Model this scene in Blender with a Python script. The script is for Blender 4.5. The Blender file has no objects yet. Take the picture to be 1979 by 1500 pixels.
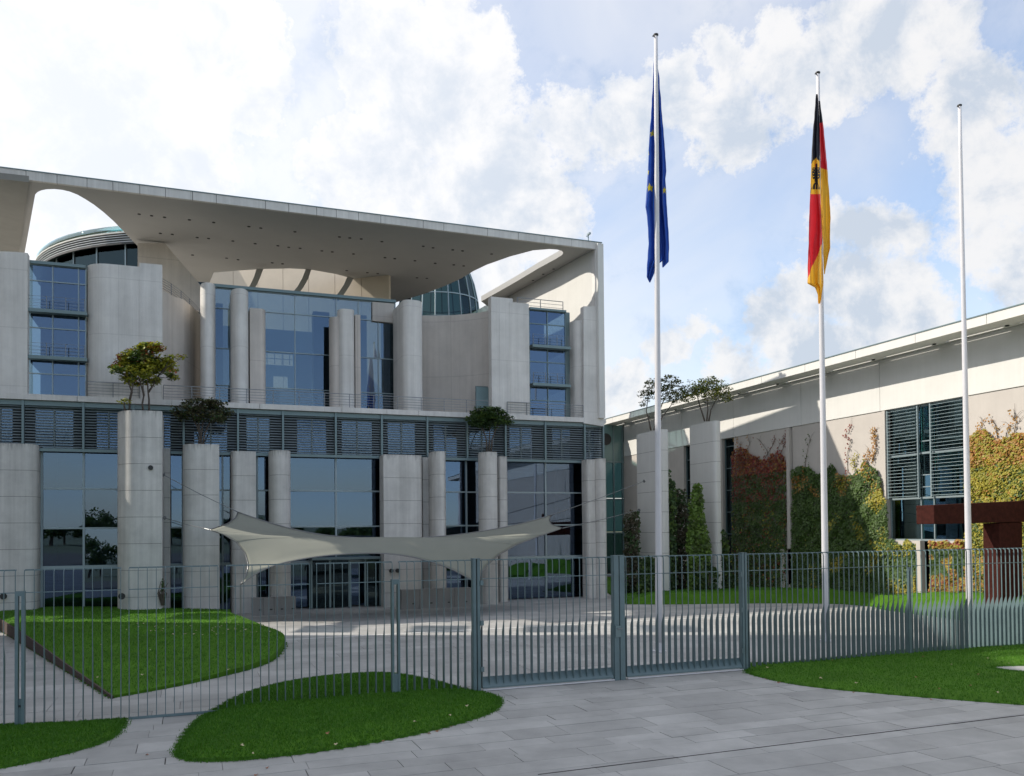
import bpy, bmesh, math, random
from math import radians as R, sin, cos, pi, sqrt
from mathutils import Vector as V, noise
from mathutils.geometry import delaunay_2d_cdt
random.seed(7)
S = bpy.context.scene
COL = S.collection

# ---------------------------------------------------------------- camera
F = 1631.0                      # focal length in pixels of the 1979-wide photograph
HY = 994.0                      # principal row
pitch, roll = R(1.1), R(0.52)
fw = V((0, cos(pitch), sin(pitch)))
r0 = V((1, 0, 0)); u0 = r0.cross(fw)
rt = r0 * cos(roll) - u0 * sin(roll)
up = u0 * cos(roll) + r0 * sin(roll)
CAM = V((0, 0, 4.0))
cd = bpy.data.cameras.new('camera'); cam = bpy.data.objects.new('camera', cd); COL.objects.link(cam)
from mathutils import Matrix
cam.matrix_world = Matrix(((rt.x, up.x, -fw.x, CAM.x), (rt.y, up.y, -fw.y, CAM.y), (rt.z, up.z, -fw.z, CAM.z), (0, 0, 0, 1)))
cd.sensor_width = 36; cd.lens = 36 * F / 1979; cd.shift_y = (HY - 750) / 1979; cd.clip_start = .1; cd.clip_end = 6000
S.camera = cam

# the building grid: eu runs along the main front, ev out of it towards the viewer
EU = V((.9347, .3553, 0)); EV = V((.3553, -.9347, 0)); O = V((0, 48.86, 0)); UP = V((0, 0, 1))
def W(u, v, z): return O + EU * u + EV * v + UP * z
def ray(px, py): return (rt * ((px - 989.5) / F) + up * ((HY - py) / F) + fw)
def hit(px, py, p0, n):
    d = ray(px, py); t = n.dot(p0 - CAM) / n.dot(d); return CAM + d * t
def fac(px, py, v=0.0): return hit(px, py, O + EV * v, EV)          # on a plane parallel to the main front
def gnd(px, py, z=0.0): return hit(px, py, V((0, 0, z)), UP)        # on a level plane
def loc(p): q = p - O; return (q.dot(EU), q.dot(EV), q.z)
WD = 11.0                                                          # the side wing stands this far beyond the front's end
WO = V((5.5, 51, 0)) + EU * WD
def wng(px, py, o=0.0): return hit(px, py, WO - EU * o, EU)
def wloc(p): q = p - WO; return (q.dot(EV), -q.dot(EU), q.z)        # s towards viewer, o out of the wall, z
def WW(s, o, z): return WO + EV * s - EU * o + UP * z

# ---------------------------------------------------------------- light
LU, LV, LZ = 1.0, .46, -.85
Ld = (EU * LU + EV * LV + UP * LZ).normalized()                     # direction the sunlight travels
sl = bpy.data.lights.new('sun', 'SUN'); sun = bpy.data.objects.new('sun', sl); COL.objects.link(sun)
sl.energy = 2.2; sl.angle = R(.53); sl.color = (1, .93, .82)
sun.rotation_euler = Ld.to_track_quat('-Z', 'Y').to_euler()
sdir = -Ld
elev = math.asin(sdir.z); azim = math.atan2(sdir.x, sdir.y)

def N(nt, t, **kw):
    n = nt.nodes.new(t)
    for k, v in kw.items():
        if hasattr(n, k) and k not in ('inputs',): setattr(n, k, v)
    return n
world = bpy.data.worlds.new('World'); S.world = world; world.use_nodes = True
nt = world.node_tree; nt.nodes.clear()
lk = nt.links.new
out = N(nt, 'ShaderNodeOutputWorld')
sky = N(nt, 'ShaderNodeTexSky', sky_type='NISHITA'); sky.sun_disc = False
sky.sun_elevation = elev; sky.sun_rotation = azim; sky.air_density = 1.0; sky.dust_density = .5; sky.ozone_density = 2.5
bg = N(nt, 'ShaderNodeBackground'); bg.inputs[1].default_value = .105
lk(sky.outputs[0], bg.inputs[0])
tc = N(nt, 'ShaderNodeTexCoord')
nrm = N(nt, 'ShaderNodeVectorMath', operation='NORMALIZE'); lk(tc.outputs['Generated'], nrm.inputs[0])
D = nrm.outputs[0]
def M(op, a, b=None, c=None, clamp=False):
    n = N(nt, 'ShaderNodeMath', operation=op, use_clamp=clamp)
    for i, x in enumerate((a, b, c)):
        if x is None: continue
        if isinstance(x, (int, float)): n.inputs[i].default_value = x
        else: lk(x, n.inputs[i])
    return n.outputs[0]
def NZ(scale, detail, rough, off=(0, 0, 0), dist=0.0, vec=None):
    n = N(nt, 'ShaderNodeTexNoise'); n.inputs['Scale'].default_value = scale; n.inputs['Detail'].default_value = detail
    n.inputs['Roughness'].default_value = rough; n.inputs['Distortion'].default_value = dist
    a = N(nt, 'ShaderNodeVectorMath', operation='ADD'); lk(vec or D, a.inputs[0]); a.inputs[1].default_value = off
    lk(a.outputs[0], n.inputs['Vector']); return n.outputs['Fac']
def SM(x, a, b, lo=0.0, hi=1.0):
    n = N(nt, 'ShaderNodeMapRange', interpolation_type='SMOOTHSTEP')
    lk(x, n.inputs[0]); n.inputs[1].default_value = a; n.inputs[2].default_value = b; n.inputs[3].default_value = lo; n.inputs[4].default_value = hi
    return n.outputs[0]
# cumulus heaps: directions and angular radii
CL = [(1150, 790, 70), (1205, 750, 85), (1290, 680, 78), (1345, 630, 55), (1420, 690, 75), (1500, 625, 85), (1590, 570, 95), (1600, 440, 60), (1680, 455, 85),
      (1750, 470, 65), (1560, 720, 130), (1720, 600, 120), (690, 130, 95), (760, 60, 120), (650, 95, 52), (860, 160, 170), (720, 330, 150), (950, 340, 140),
      (1090, 240, 95), (1040, 420, 130), (1200, 240, 105), (1300, 190, 95), (1390, 110, 75), (1420, 220, 110), (1520, 90, 95), (1600, 130, 110),
      (1720, 60, 130), (1880, 190, 120), (1940, 330, 110), (1900, 470, 85), (1960, 520, 90), (880, 520, 180), (640, 320, 90), (420, 120, 150), (500, 60, 90),
      (200, 240, 240), (330, 330, 160), (60, 60, 160), (480, 240, 95), (1830, 60, 90)]
fld = None
# domain warp so the heaps get cauliflower edges
wn = N(nt, 'ShaderNodeTexNoise'); wn.inputs['Scale'].default_value = 8; wn.inputs['Detail'].default_value = 10; wn.inputs['Roughness'].default_value = .68
lk(D, wn.inputs['Vector'])
ws = N(nt, 'ShaderNodeVectorMath', operation='SUBTRACT'); lk(wn.outputs['Color'], ws.inputs[0]); ws.inputs[1].default_value = (.5, .5, .5)
wm = N(nt, 'ShaderNodeVectorMath', operation='SCALE'); lk(ws.outputs[0], wm.inputs[0]); wm.inputs['Scale'].default_value = .12
wa = N(nt, 'ShaderNodeVectorMath', operation='ADD'); lk(D, wa.inputs[0]); lk(wm.outputs[0], wa.inputs[1])
DW = wa.outputs[0]
for (x, y, rad) in CL:
    d = ray(x, y).normalized()
    n = N(nt, 'ShaderNodeVectorMath', operation='DISTANCE'); lk(DW, n.inputs[0]); n.inputs[1].default_value = d
    rr = rad / F * .92
    g = M('MULTIPLY_ADD', n.outputs['Value'], -1.0 / rr, 1.0)
    g = M('MULTIPLY', g, rr * 12)
    fld = g if fld is None else M('SMOOTH_MAX', fld, g, .12)
# elsewhere in the sky broken cloud goes on at random, thinner opposite the sun
sep = N(nt, 'ShaderNodeSeparateXYZ'); lk(D, sep.inputs[0])
inview = SM(sep.outputs['Y'], .45, .75)
rnd = M('MULTIPLY_ADD', NZ(2.2, 8, .58, (3, 1, 2), .3), 4.5, -2.62)
outv = M('MULTIPLY', M('ADD', rnd, 1.0), 1.0)
fldA = M('MAXIMUM', M('SUBTRACT', fld, M('MULTIPLY', M('SUBTRACT', 1.0, inview), 3.0)), M('SUBTRACT', rnd, M('MULTIPLY', inview, 4.0)))
fldB = M('ADD', fldA, M('MULTIPLY_ADD', NZ(30, 8, .7), .9, -.45))
cum = SM(fldB, -.10, .30)
# thin veil
veil = SM(NZ(3.0, 6, .55, (7, 2, 5), .6), .30, .72)
sund = N(nt, 'ShaderNodeVectorMath', operation='DOT_PRODUCT'); lk(D, sund.inputs[0]); sund.inputs[1].default_value = V((sdir.x, sdir.y, sdir.z)).normalized()
glow = SM(sund.outputs['Value'], -.15, .75)
low = M('MULTIPLY', SM(sep.outputs['Z'], .0, .35, 1.0, 0.0), SM(sep.outputs['Y'], .0, .5))
veilm = M('ADD', M('MULTIPLY', veil, .34), M('ADD', M('MULTIPLY', glow, .42), M('MULTIPLY_ADD', low, .28, .24)), clamp=True)
front = SM(sep.outputs['Y'], -.45, .35, .8, 1.0)
veilm = M('MULTIPLY', veilm, front)
wisp = M('MULTIPLY', SM(M('ADD', M('MULTIPLY', NZ(5, 9, .62, (2, 8, 4), .8), 1.0), M('MULTIPLY', fldA, .10)), .44, .66), .62)
mask = M('MAXIMUM', M('MULTIPLY', cum, .95), M('MAXIMUM', veilm, M('MULTIPLY', wisp, front)))
# relief of the heaps: denser middle slightly grey, edges white
# light comes from the sun's side: a heap's far flank is greyer
offs = [ .035 * c for c in (Ld.x, Ld.y, Ld.z)]
nA = NZ(13, 8, .62, (1, 4, 9), .3); nB = NZ(13, 8, .62, (1 - offs[0], 4 - offs[1], 9 - offs[2]), .3)
rel = M('MULTIPLY', M('SUBTRACT', nA, nB), 3.2)
shd = SM(M('ADD', M('ADD', fldB, rel), M('MULTIPLY_ADD', NZ(5, 7, .6, (1, 4, 9), .5), 2.4, -1.2)), -.1, 1.4)
cc = N(nt, 'ShaderNodeMix', data_type='RGBA'); cc.inputs['A'].default_value = (1.0, .99, .985, 1); cc.inputs['B'].default_value = (.66, .73, .83, 1)
lk(M('MULTIPLY', M('MULTIPLY', shd, .9), M('SUBTRACT', 1.45, glow), clamp=True), cc.inputs['Factor'])
bc = N(nt, 'ShaderNodeBackground'); lk(cc.outputs['Result'], bc.inputs[0])
lk(M('MULTIPLY_ADD', glow, .08, .405), bc.inputs[1])
mx = N(nt, 'ShaderNodeMixShader'); lk(mask, mx.inputs[0]); lk(bg.outputs[0], mx.inputs[1]); lk(bc.outputs[0], mx.inputs[2])
lk(mx.outputs[0], out.inputs[0])
S.view_settings.view_transform = 'Standard'; S.view_settings.look = 'None'; S.view_settings.gamma = 1
S.view_settings.exposure = 1.22; S.view_settings.use_curve_mapping = False
S.render.engine = 'CYCLES'; S.cycles.max_bounces = 8; S.cycles.diffuse_bounces = 3; S.cycles.glossy_bounces = 4
S.cycles.transparent_max_bounces = 16; S.cycles.transmission_bounces = 4; S.cycles.use_denoising = True
S.cycles.caustics_reflective = False; S.cycles.caustics_refractive = False

# ---------------------------------------------------------------- materials
def mat(name, col, rough=.7, var=.0, scale=3.0, bump=0.0, bscale=40, metal=0.0, streak=0.0, spec=.5, space='Object', col2=None, thr=None, fn=None, backface=False):
    m = bpy.data.materials.new(name); m.use_nodes = True; t = m.node_tree; b = t.nodes['Principled BSDF']
    b.inputs['Roughness'].default_value = rough; b.inputs['Metallic'].default_value = metal
    b.inputs['Specular IOR Level'].default_value = spec
    b.inputs['Base Color'].default_value = (*col, 1)
    L = t.links.new
    tcx = t.nodes.new('ShaderNodeTexCoord'); geo = t.nodes.new('ShaderNodeNewGeometry')
    vec = geo.outputs['Position'] if space == 'World' else tcx.outputs['Object']
    cur = None
    if var or col2:
        n = t.nodes.new('ShaderNodeTexNoise'); n.inputs['Scale'].default_value = scale; n.inputs['Detail'].default_value = 7; n.inputs['Roughness'].default_value = .65
        L(vec, n.inputs['Vector'])
        mr = t.nodes.new('ShaderNodeMapRange'); mr.inputs[1].default_value = .3 if thr is None else thr[0]; mr.inputs[2].default_value = .7 if thr is None else thr[1]; L(n.outputs['Fac'], mr.inputs[0])
        mixn = t.nodes.new('ShaderNodeMix'); mixn.data_type = 'RGBA'
        a = col2 if col2 else tuple(c * (1 - var) for c in col); bb = col if col2 else tuple(min(1, c * (1 + var)) for c in col)
        mixn.inputs['A'].default_value = (*a, 1); mixn.inputs['B'].default_value = (*bb, 1)
        L(mr.outputs[0], mixn.inputs['Factor']); cur = mixn.outputs['Result']
    if streak:
        mp = t.nodes.new('ShaderNodeMapping'); mp.inputs['Scale'].default_value = (3.2, 3.2, .10); L(geo.outputs['Position'], mp.inputs[0])
        n2 = t.nodes.new('ShaderNodeTexNoise'); n2.inputs['Scale'].default_value = 1.0; n2.inputs['Detail'].default_value = 6; n2.inputs['Roughness'].default_value = .7; L(mp.outputs[0], n2.inputs['Vector'])
        mr2 = t.nodes.new('ShaderNodeMapRange'); mr2.inputs[1].default_value = .35; mr2.inputs[2].default_value = .75; mr2.inputs[3].default_value = 1; mr2.inputs[4].default_value = 1 - streak; L(n2.outputs['Fac'], mr2.inputs[0])
        mm = t.nodes.new('ShaderNodeMix'); mm.data_type = 'RGBA'; mm.blend_type = 'MULTIPLY'; mm.inputs['Factor'].default_value = 1
        if cur: L(cur, mm.inputs['A'])
        else: mm.inputs['A'].default_value = (*col, 1)
        L(mr2.outputs[0], mm.inputs['B']); cur = mm.outputs['Result']
    if cur: L(cur, b.inputs['Base Color'])
    if bump:
        n3 = t.nodes.new('ShaderNodeTexNoise'); n3.inputs['Scale'].default_value = bscale; n3.inputs['Detail'].default_value = 4; L(vec, n3.inputs['Vector'])
        bp = t.nodes.new('ShaderNodeBump'); bp.inputs['Strength'].default_value = bump; bp.inputs['Distance'].default_value = .02
        L(n3.outputs['Fac'], bp.inputs['Height']); L(bp.outputs[0], b.inputs['Normal'])
    if fn: fn(t, b, vec, cur)
    return m

def pour_lines(step, width=.035, dark=.72, vstep=None):
    """formwork lines of cast concrete: thin level joints in world space, wobbling a little"""
    def fn(t, b, vec, cur):
        L = t.links.new
        geo = t.nodes.new('ShaderNodeNewGeometry'); sp = t.nodes.new('ShaderNodeSeparateXYZ'); L(geo.outputs['Position'], sp.inputs[0])
        def line(src, st, w):
            md = t.nodes.new('ShaderNodeMath'); md.operation = 'PINGPONG'; md.inputs[1].default_value = st / 2; L(src, md.inputs[0])
            mr = t.nodes.new('ShaderNodeMapRange'); mr.inputs[1].default_value = w * .3; mr.inputs[2].default_value = w; mr.inputs[3].default_value = dark; mr.inputs[4].default_value = 1; L(md.outputs[0], mr.inputs[0]); return mr.outputs[0]
        f = line(sp.outputs['Z'], step, width)
        if vstep:
            dt = t.nodes.new('ShaderNodeVectorMath'); dt.operation = 'DOT_PRODUCT'; L(geo.outputs['Position'], dt.inputs[0]); dt.inputs[1].default_value = EU
            g = line(dt.outputs['Value'], vstep, width)
            mi = t.nodes.new('ShaderNodeMath'); mi.operation = 'MINIMUM'; L(f, mi.inputs[0]); L(g, mi.inputs[1]); f = mi.outputs[0]
        mm = t.nodes.new('ShaderNodeMix'); mm.data_type = 'RGBA'; mm.blend_type = 'MULTIPLY'; mm.inputs['Factor'].default_value = 1
        L(cur, mm.inputs['A']); L(f, mm.inputs['B']); L(mm.outputs['Result'], b.inputs['Base Color'])
    return fn

MT = {}
def drip(t, b, cur):
    # weathering that runs down from the rim
    L = t.links.new; tc_ = t.nodes.new('ShaderNodeTexCoord'); sp = t.nodes.new('ShaderNodeSeparateXYZ'); L(tc_.outputs['Generated'], sp.inputs[0])
    g = t.nodes.new('ShaderNodeNewGeometry'); mp = t.nodes.new('ShaderNodeMapping'); mp.inputs['Scale'].default_value = (7, 7, .5); L(g.outputs['Position'], mp.inputs[0])
    n = t.nodes.new('ShaderNodeTexNoise'); n.inputs['Scale'].default_value = 1; n.inputs['Detail'].default_value = 5; n.inputs['Roughness'].default_value = .7; L(mp.outputs[0], n.inputs['Vector'])
    a = t.nodes.new('ShaderNodeMath'); a.operation = 'MULTIPLY_ADD'; L(n.outputs['Fac'], a.inputs[0]); a.inputs[1].default_value = 1.6; a.inputs[2].default_value = -1.25
    c = t.nodes.new('ShaderNodeMath'); c.operation = 'ADD'; L(a.outputs[0], c.inputs[0]); L(sp.outputs['Z'], c.inputs[1])
    mr = t.nodes.new('ShaderNodeMapRange'); mr.inputs[1].default_value = .42; mr.inputs[2].default_value = .85; mr.inputs[3].default_value = 1; mr.inputs[4].default_value = .42; L(c.outputs[0], mr.inputs[0])
    mm = t.nodes.new('ShaderNodeMix'); mm.data_type = 'RGBA'; mm.blend_type = 'MULTIPLY'; mm.inputs['Factor'].default_value = 1; L(cur, mm.inputs['A']); L(mr.outputs[0], mm.inputs['B']); L(mm.outputs['Result'], b.inputs['Base Color'])
MT['conc'] = mat('concrete', (.70, .68, .65), .8, .12, .6, .25, 18, streak=.22, space='World', fn=pour_lines(2.75, .03, .86, 3.3))
MT['conc_beige'] = mat('beige_concrete', (.58, .53, .485), .8, .12, .5, .25, 18, streak=.18, space='World', fn=pour_lines(3.3, .03, .82, 2.9))
MT['pillar'] = mat('pillar_concrete', (.64, .62, .585), .75, .12, 1.1, .25, 20, streak=.26, space='World')
MT['pillar_top'] = mat('pillar_top_concrete', (.64, .62, .585), .75, .12, 1.1, .25, 20, streak=.26, space='World', fn=lambda t, b, vec, cur: drip(t, b, cur))
MT['white_conc'] = mat('white_concrete', (.66, .65, .62), .8, .04, .7, .15, 20, streak=.06, space='World')
MT['wing_beige'] = mat('wing_beige_concrete', (.50, .46, .42), .8, .05, 1, .15, 20, streak=.06, space='World')
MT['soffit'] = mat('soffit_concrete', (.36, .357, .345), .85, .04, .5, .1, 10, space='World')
MT['joint'] = mat('dark_joint', (.06, .058, .055), .9)  # dark filling of joints, backings and the drain
MT['frame'] = mat('frame_metal', (.16, .22, .23), .4, metal=.3)
MT['frame_l'] = mat('light_frame_metal', (.27, .33, .35), .4, metal=.3)
MT['slat'] = mat('louver_slat_metal', (.30, .36, .38), .3, metal=.35)
MT['rail'] = mat('rail_metal', (.19, .20, .21), .4, metal=.4)
MT['fence'] = mat('fence_paint', (.115, .17, .182), .42, .12, 3, spec=.5, space='World')
MT['alu'] = mat('pole_paint', (.62, .61, .63), .35, .04, 2, spec=.6)
MT['dark'] = mat('dark_interior', (.035, .04, .045), .8)
MT['room'] = mat('room_wall', (.12, .13, .13), .9)
MT['bark'] = mat('bark', (.10, .08, .065), .9, .3, 12)
MT['rust'] = mat('rusted_steel', (.042, .011, .008), .9, .35, 5, .2, 30, space='World', spec=.15)
MT['edge'] = mat('rusty_edging', (.07, .045, .035), .8, .3, 6, space='World')
MT['sail'] = mat('sail_cloth', (.235, .24, .20), .85, .04, .8, space='World')
MT['black'] = mat('black_metal', (.02, .02, .02), .5)
MT['soil'] = mat('soil', (.05, .04, .03), .95)
MT['cable'] = mat('cable_steel', (.22, .22, .22), .35, metal=.8)

def glass(name, tint, refl, trans=.18, rough=.0, refcol=(1, 1, 1)):
    m = bpy.data.materials.new(name); m.use_nodes = True; t = m.node_tree; t.nodes.clear(); L = t.links.new
    o = t.nodes.new('ShaderNodeOutputMaterial')
    gl = t.nodes.new('ShaderNodeBsdfGlossy'); gl.inputs['Roughness'].default_value = rough; gl.inputs['Color'].default_value = (*refcol, 1)
    tr = t.nodes.new('ShaderNodeBsdfTransparent'); tr.inputs['Color'].default_value = (*tint, 1)
    fr = t.nodes.new('ShaderNodeFresnel'); fr.inputs['IOR'].default_value = 1.5
    ma = t.nodes.new('ShaderNodeMath'); ma.operation = 'MULTIPLY_ADD'; ma.inputs[1].default_value = .9; ma.inputs[2].default_value = refl; ma.use_clamp = True
    L(fr.outputs[0], ma.inputs[0])
    # slight waviness of real panes
    g = t.nodes.new('ShaderNodeNewGeometry'); n = t.nodes.new('ShaderNodeTexNoise'); n.inputs['Scale'].default_value = .55; n.inputs['Detail'].default_value = 1; L(g.outputs['Position'], n.inputs['Vector'])
    b = t.nodes.new('ShaderNodeBump'); b.inputs['Strength'].default_value = .13; b.inputs['Distance'].default_value = .02; L(n.outputs['Fac'], b.inputs['Height']); L(b.outputs[0], gl.inputs['Normal'])
    # no two panes sit quite in one plane
    oi = t.nodes.new('ShaderNodeObjectInfo'); wn_ = t.nodes.new('ShaderNodeTexWhiteNoise'); wn_.noise_dimensions = '1D'; L(oi.outputs['Random'], wn_.inputs['W'])
    sb = t.nodes.new('ShaderNodeVectorMath'); sb.operation = 'SUBTRACT'; L(wn_.outputs['Color'], sb.inputs[0]); sb.inputs[1].default_value = (.5, .5, .5)
    sc2 = t.nodes.new('ShaderNodeVectorMath'); sc2.operation = 'SCALE'; L(sb.outputs[0], sc2.inputs[0]); sc2.inputs['Scale'].default_value = .03
    ad = t.nodes.new('ShaderNodeVectorMath'); ad.operation = 'ADD'; L(g.outputs['Normal'], ad.inputs[0]); L(sc2.outputs[0], ad.inputs[1])
    nn_ = t.nodes.new('ShaderNodeVectorMath'); nn_.operation = 'NORMALIZE'; L(ad.outputs[0], nn_.inputs[0]); L(nn_.outputs[0], b.inputs['Normal'])
    m1 = t.nodes.new('ShaderNodeMixShader'); L(ma.outputs[0], m1.inputs[0]); L(tr.outputs[0], m1.inputs[1]); L(gl.outputs[0], m1.inputs[2])
    L(m1.outputs[0], o.inputs[0]); return m
MT['glass'] = glass('facade_glass', (.34, .44, .50), .115, refcol=(.48, .64, .92))
MT['glass_hall'] = glass('hall_glass', (.50, .60, .64), .09, refcol=(.55, .69, .90))
MT['glass_clear'] = glass('wing_window_glass', (.50, .66, .63), .22, refcol=(.6, .85, .85))
MT['glass_teal'] = glass('teal_glass', (.13, .21, .22), .03, refcol=(.42, .58, .62))
MT['glass_thin'] = glass('parapet_glass', (.55, .74, .74), .16, refcol=(.8, 1, 1))

# paving: four stone tones
def pave_fn(t, b, vec, cur):
    L = t.links.new
    oi = t.nodes.new('ShaderNodeObjectInfo')
    g = t.nodes.new('ShaderNodeNewGeometry')
    m = t.nodes.new('ShaderNodeMath'); m.operation = 'ADD'; L(oi.outputs['Random'], m.inputs[0]); L(g.outputs['Random Per Island'], m.inputs[1])
    fr = t.nodes.new('ShaderNodeMath'); fr.operation = 'FRACT'; L(m.outputs[0], fr.inputs[0])
    mr = t.nodes.new('ShaderNodeMapRange'); mr.inputs[3].default_value = .87; mr.inputs[4].default_value = 1.1; L(fr.outputs[0], mr.inputs[0])
    mm = t.nodes.new('ShaderNodeMix'); mm.data_type = 'RGBA'; mm.blend_type = 'MULTIPLY'; mm.inputs['Factor'].default_value = 1
    L(cur, mm.inputs['A']); L(mr.outputs[0], mm.inputs['B']); L(mm.outputs['Result'], b.inputs['Base Color'])
MT['pave'] = mat('paving_granite', (.375, .37, .355), .6, .19, .8, .3, 60, space='World', fn=pave_fn)
MT['pave_base'] = mat('paving_joint', (.09, .088, .08), .95, .2, 4, space='World')
MT['earth'] = mat('far_ground', (.10, .12, .07), .95, .3, .05, space='World')

# ---------------------------------------------------------------- mesh helpers
def tag(o, label=None, cat=None, group=None, kind=None):
    if label: o['label'] = label
    if cat: o['category'] = cat
    if group: o['group'] = group
    if kind: o['kind'] = kind
    return o
def empty(name, p=(0, 0, 0), label=None, cat=None, group=None, kind=None):
    o = bpy.data.objects.new(name, None); COL.objects.link(o); o.location = p; o.empty_display_size = .2
    return tag(o, label, cat, group, kind)
def link(name, me, parent=None, p=None):
    o = bpy.data.objects.new(name, me); COL.objects.link(o)
    if parent is not None:
        o.parent = parent
        if p is None: o.location = -parent_loc(parent)
        else: o.location = V(p)
    elif p is not None: o.location = p
    return o
def parent_loc(o):
    l = V((0, 0, 0))
    while o is not None: l += V(o.location); o = o.parent
    return l
class MB:
    def __init__(s): s.v = []; s.f = []; s.mi = []; s.sm = False
    def add(s, vs, fs, mi=0):
        k = len(s.v); s.v += [tuple(v) for v in vs]; s.f += [tuple(i + k for i in f) for f in fs]; s.mi += [mi] * len(fs)
    def quad(s, a, b, c, d, mi=0): s.add([a, b, c, d], [(0, 1, 2, 3)], mi)
    def prism(s, poly, off, mi=0, cap=True):
        n = len(poly); p2 = [p + off for p in poly]
        fs = [(i, (i + 1) % n, n + (i + 1) % n, n + i) for i in range(n)]
        if cap: fs += [tuple(range(n))[::-1], tuple(range(n, 2 * n))]
        s.add(list(poly) + p2, fs, mi)
    def box(s, c, ax, ay, az, mi=0):   # centre and three half vectors
        vs = [c + ax * i + ay * j + az * k for k in (-1, 1) for j in (-1, 1) for i in (-1, 1)]
        s.add(vs, [(0, 2, 3, 1), (4, 5, 7, 6), (0, 1, 5, 4), (2, 6, 7, 3), (0, 4, 6, 2), (1, 3, 7, 5)], mi)
    def bar(s, a, b, w, h=None, mi=0, side=None):
        a = V(a); b = V(b); d = (b - a); l = d.length; d.normalize()
        sd = side if side is not None else (UP.cross(d) if abs(d.z) < .9 else EU); sd = sd.normalized(); t = d.cross(sd)
        s.box((a + b) / 2, d * l / 2, sd * w / 2, t * (h or w) / 2, mi)
    def tube(s, pts, rads, n=8, mi=0, cap=True):
        rings = []; prev = None
        for i, p in enumerate(pts):
            p = V(p); d = (V(pts[min(i + 1, len(pts) - 1)]) - V(pts[max(i - 1, 0)])).normalized()
            a = d.orthogonal().normalized() if prev is None else (prev - d * prev.dot(d)).normalized(); prev = a; b = d.cross(a)
            r = rads[i] if isinstance(rads, (list, tuple)) else rads
            rings.append([p + a * cos(2 * pi * k / n) * r + b * sin(2 * pi * k / n) * r for k in range(n)])
        k0 = len(s.v); vs = [q for r_ in rings for q in r_]; fs = []
        for i in range(len(rings) - 1):
            for k in range(n): fs.append((i * n + k, i * n + (k + 1) % n, (i + 1) * n + (k + 1) % n, (i + 1) * n + k))
        if cap: fs += [tuple(range(n))[::-1], tuple(range((len(rings) - 1) * n, len(rings) * n))]
        s.add(vs, fs, mi)
    def mesh(s, name, mats, smooth=False):
        me = bpy.data.meshes.new(name); me.from_pydata(s.v, [], s.f)
        for m in (mats if isinstance(mats, (list, tuple)) else [mats]): me.materials.append(MT[m] if isinstance(m, str) else m)
        if any(s.mi): me.polygons.foreach_set('material_index', s.mi)
        if smooth: me.polygons.foreach_set('use_smooth', [True] * len(me.polygons))
        me.update(); return me
    def build(s, name, mats, parent=None, smooth=False):
        return link(name, s.mesh(name, mats, smooth), parent)
def fixn(o):
    bm = bmesh.new(); bm.from_mesh(o.data); bmesh.ops.recalc_face_normals(bm, faces=bm.faces); bm.to_mesh(o.data); bm.free(); return o
def bevel(o, w=.03, seg=2, ang=35):
    m = o.modifiers.new('bevel', 'BEVEL'); m.width = w; m.segments = seg; m.limit_method = 'ANGLE'; m.angle_limit = R(ang); return o
def slab(name, pxs, v, depth, m, parent, plane=None):
    """a flat piece whose outline lies on a plane parallel to the front (or the wing wall), with real thickness behind it"""
    pl = plane or fac
    pts = [pl(x, y, v) for x, y in pxs]
    off = (-EV if pl is fac else EU) * depth
    mb = MB(); mb.prism(pts, off); return fixn(mb.build(name, m, parent))
def uvz(name, u0, u1, v0, v1, z0, z1, m, parent):
    mb = MB(); c = W((u0 + u1) / 2, (v0 + v1) / 2, (z0 + z1) / 2)
    mb.box(c, EU * abs(u1 - u0) / 2, EV * abs(v1 - v0) / 2, UP * abs(z1 - z0) / 2); return mb.build(name, m, parent)
def U(px, py, v): return loc(fac(px, py, v))[0]
def Z(px, py, v): return fac(px, py, v).z

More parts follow.
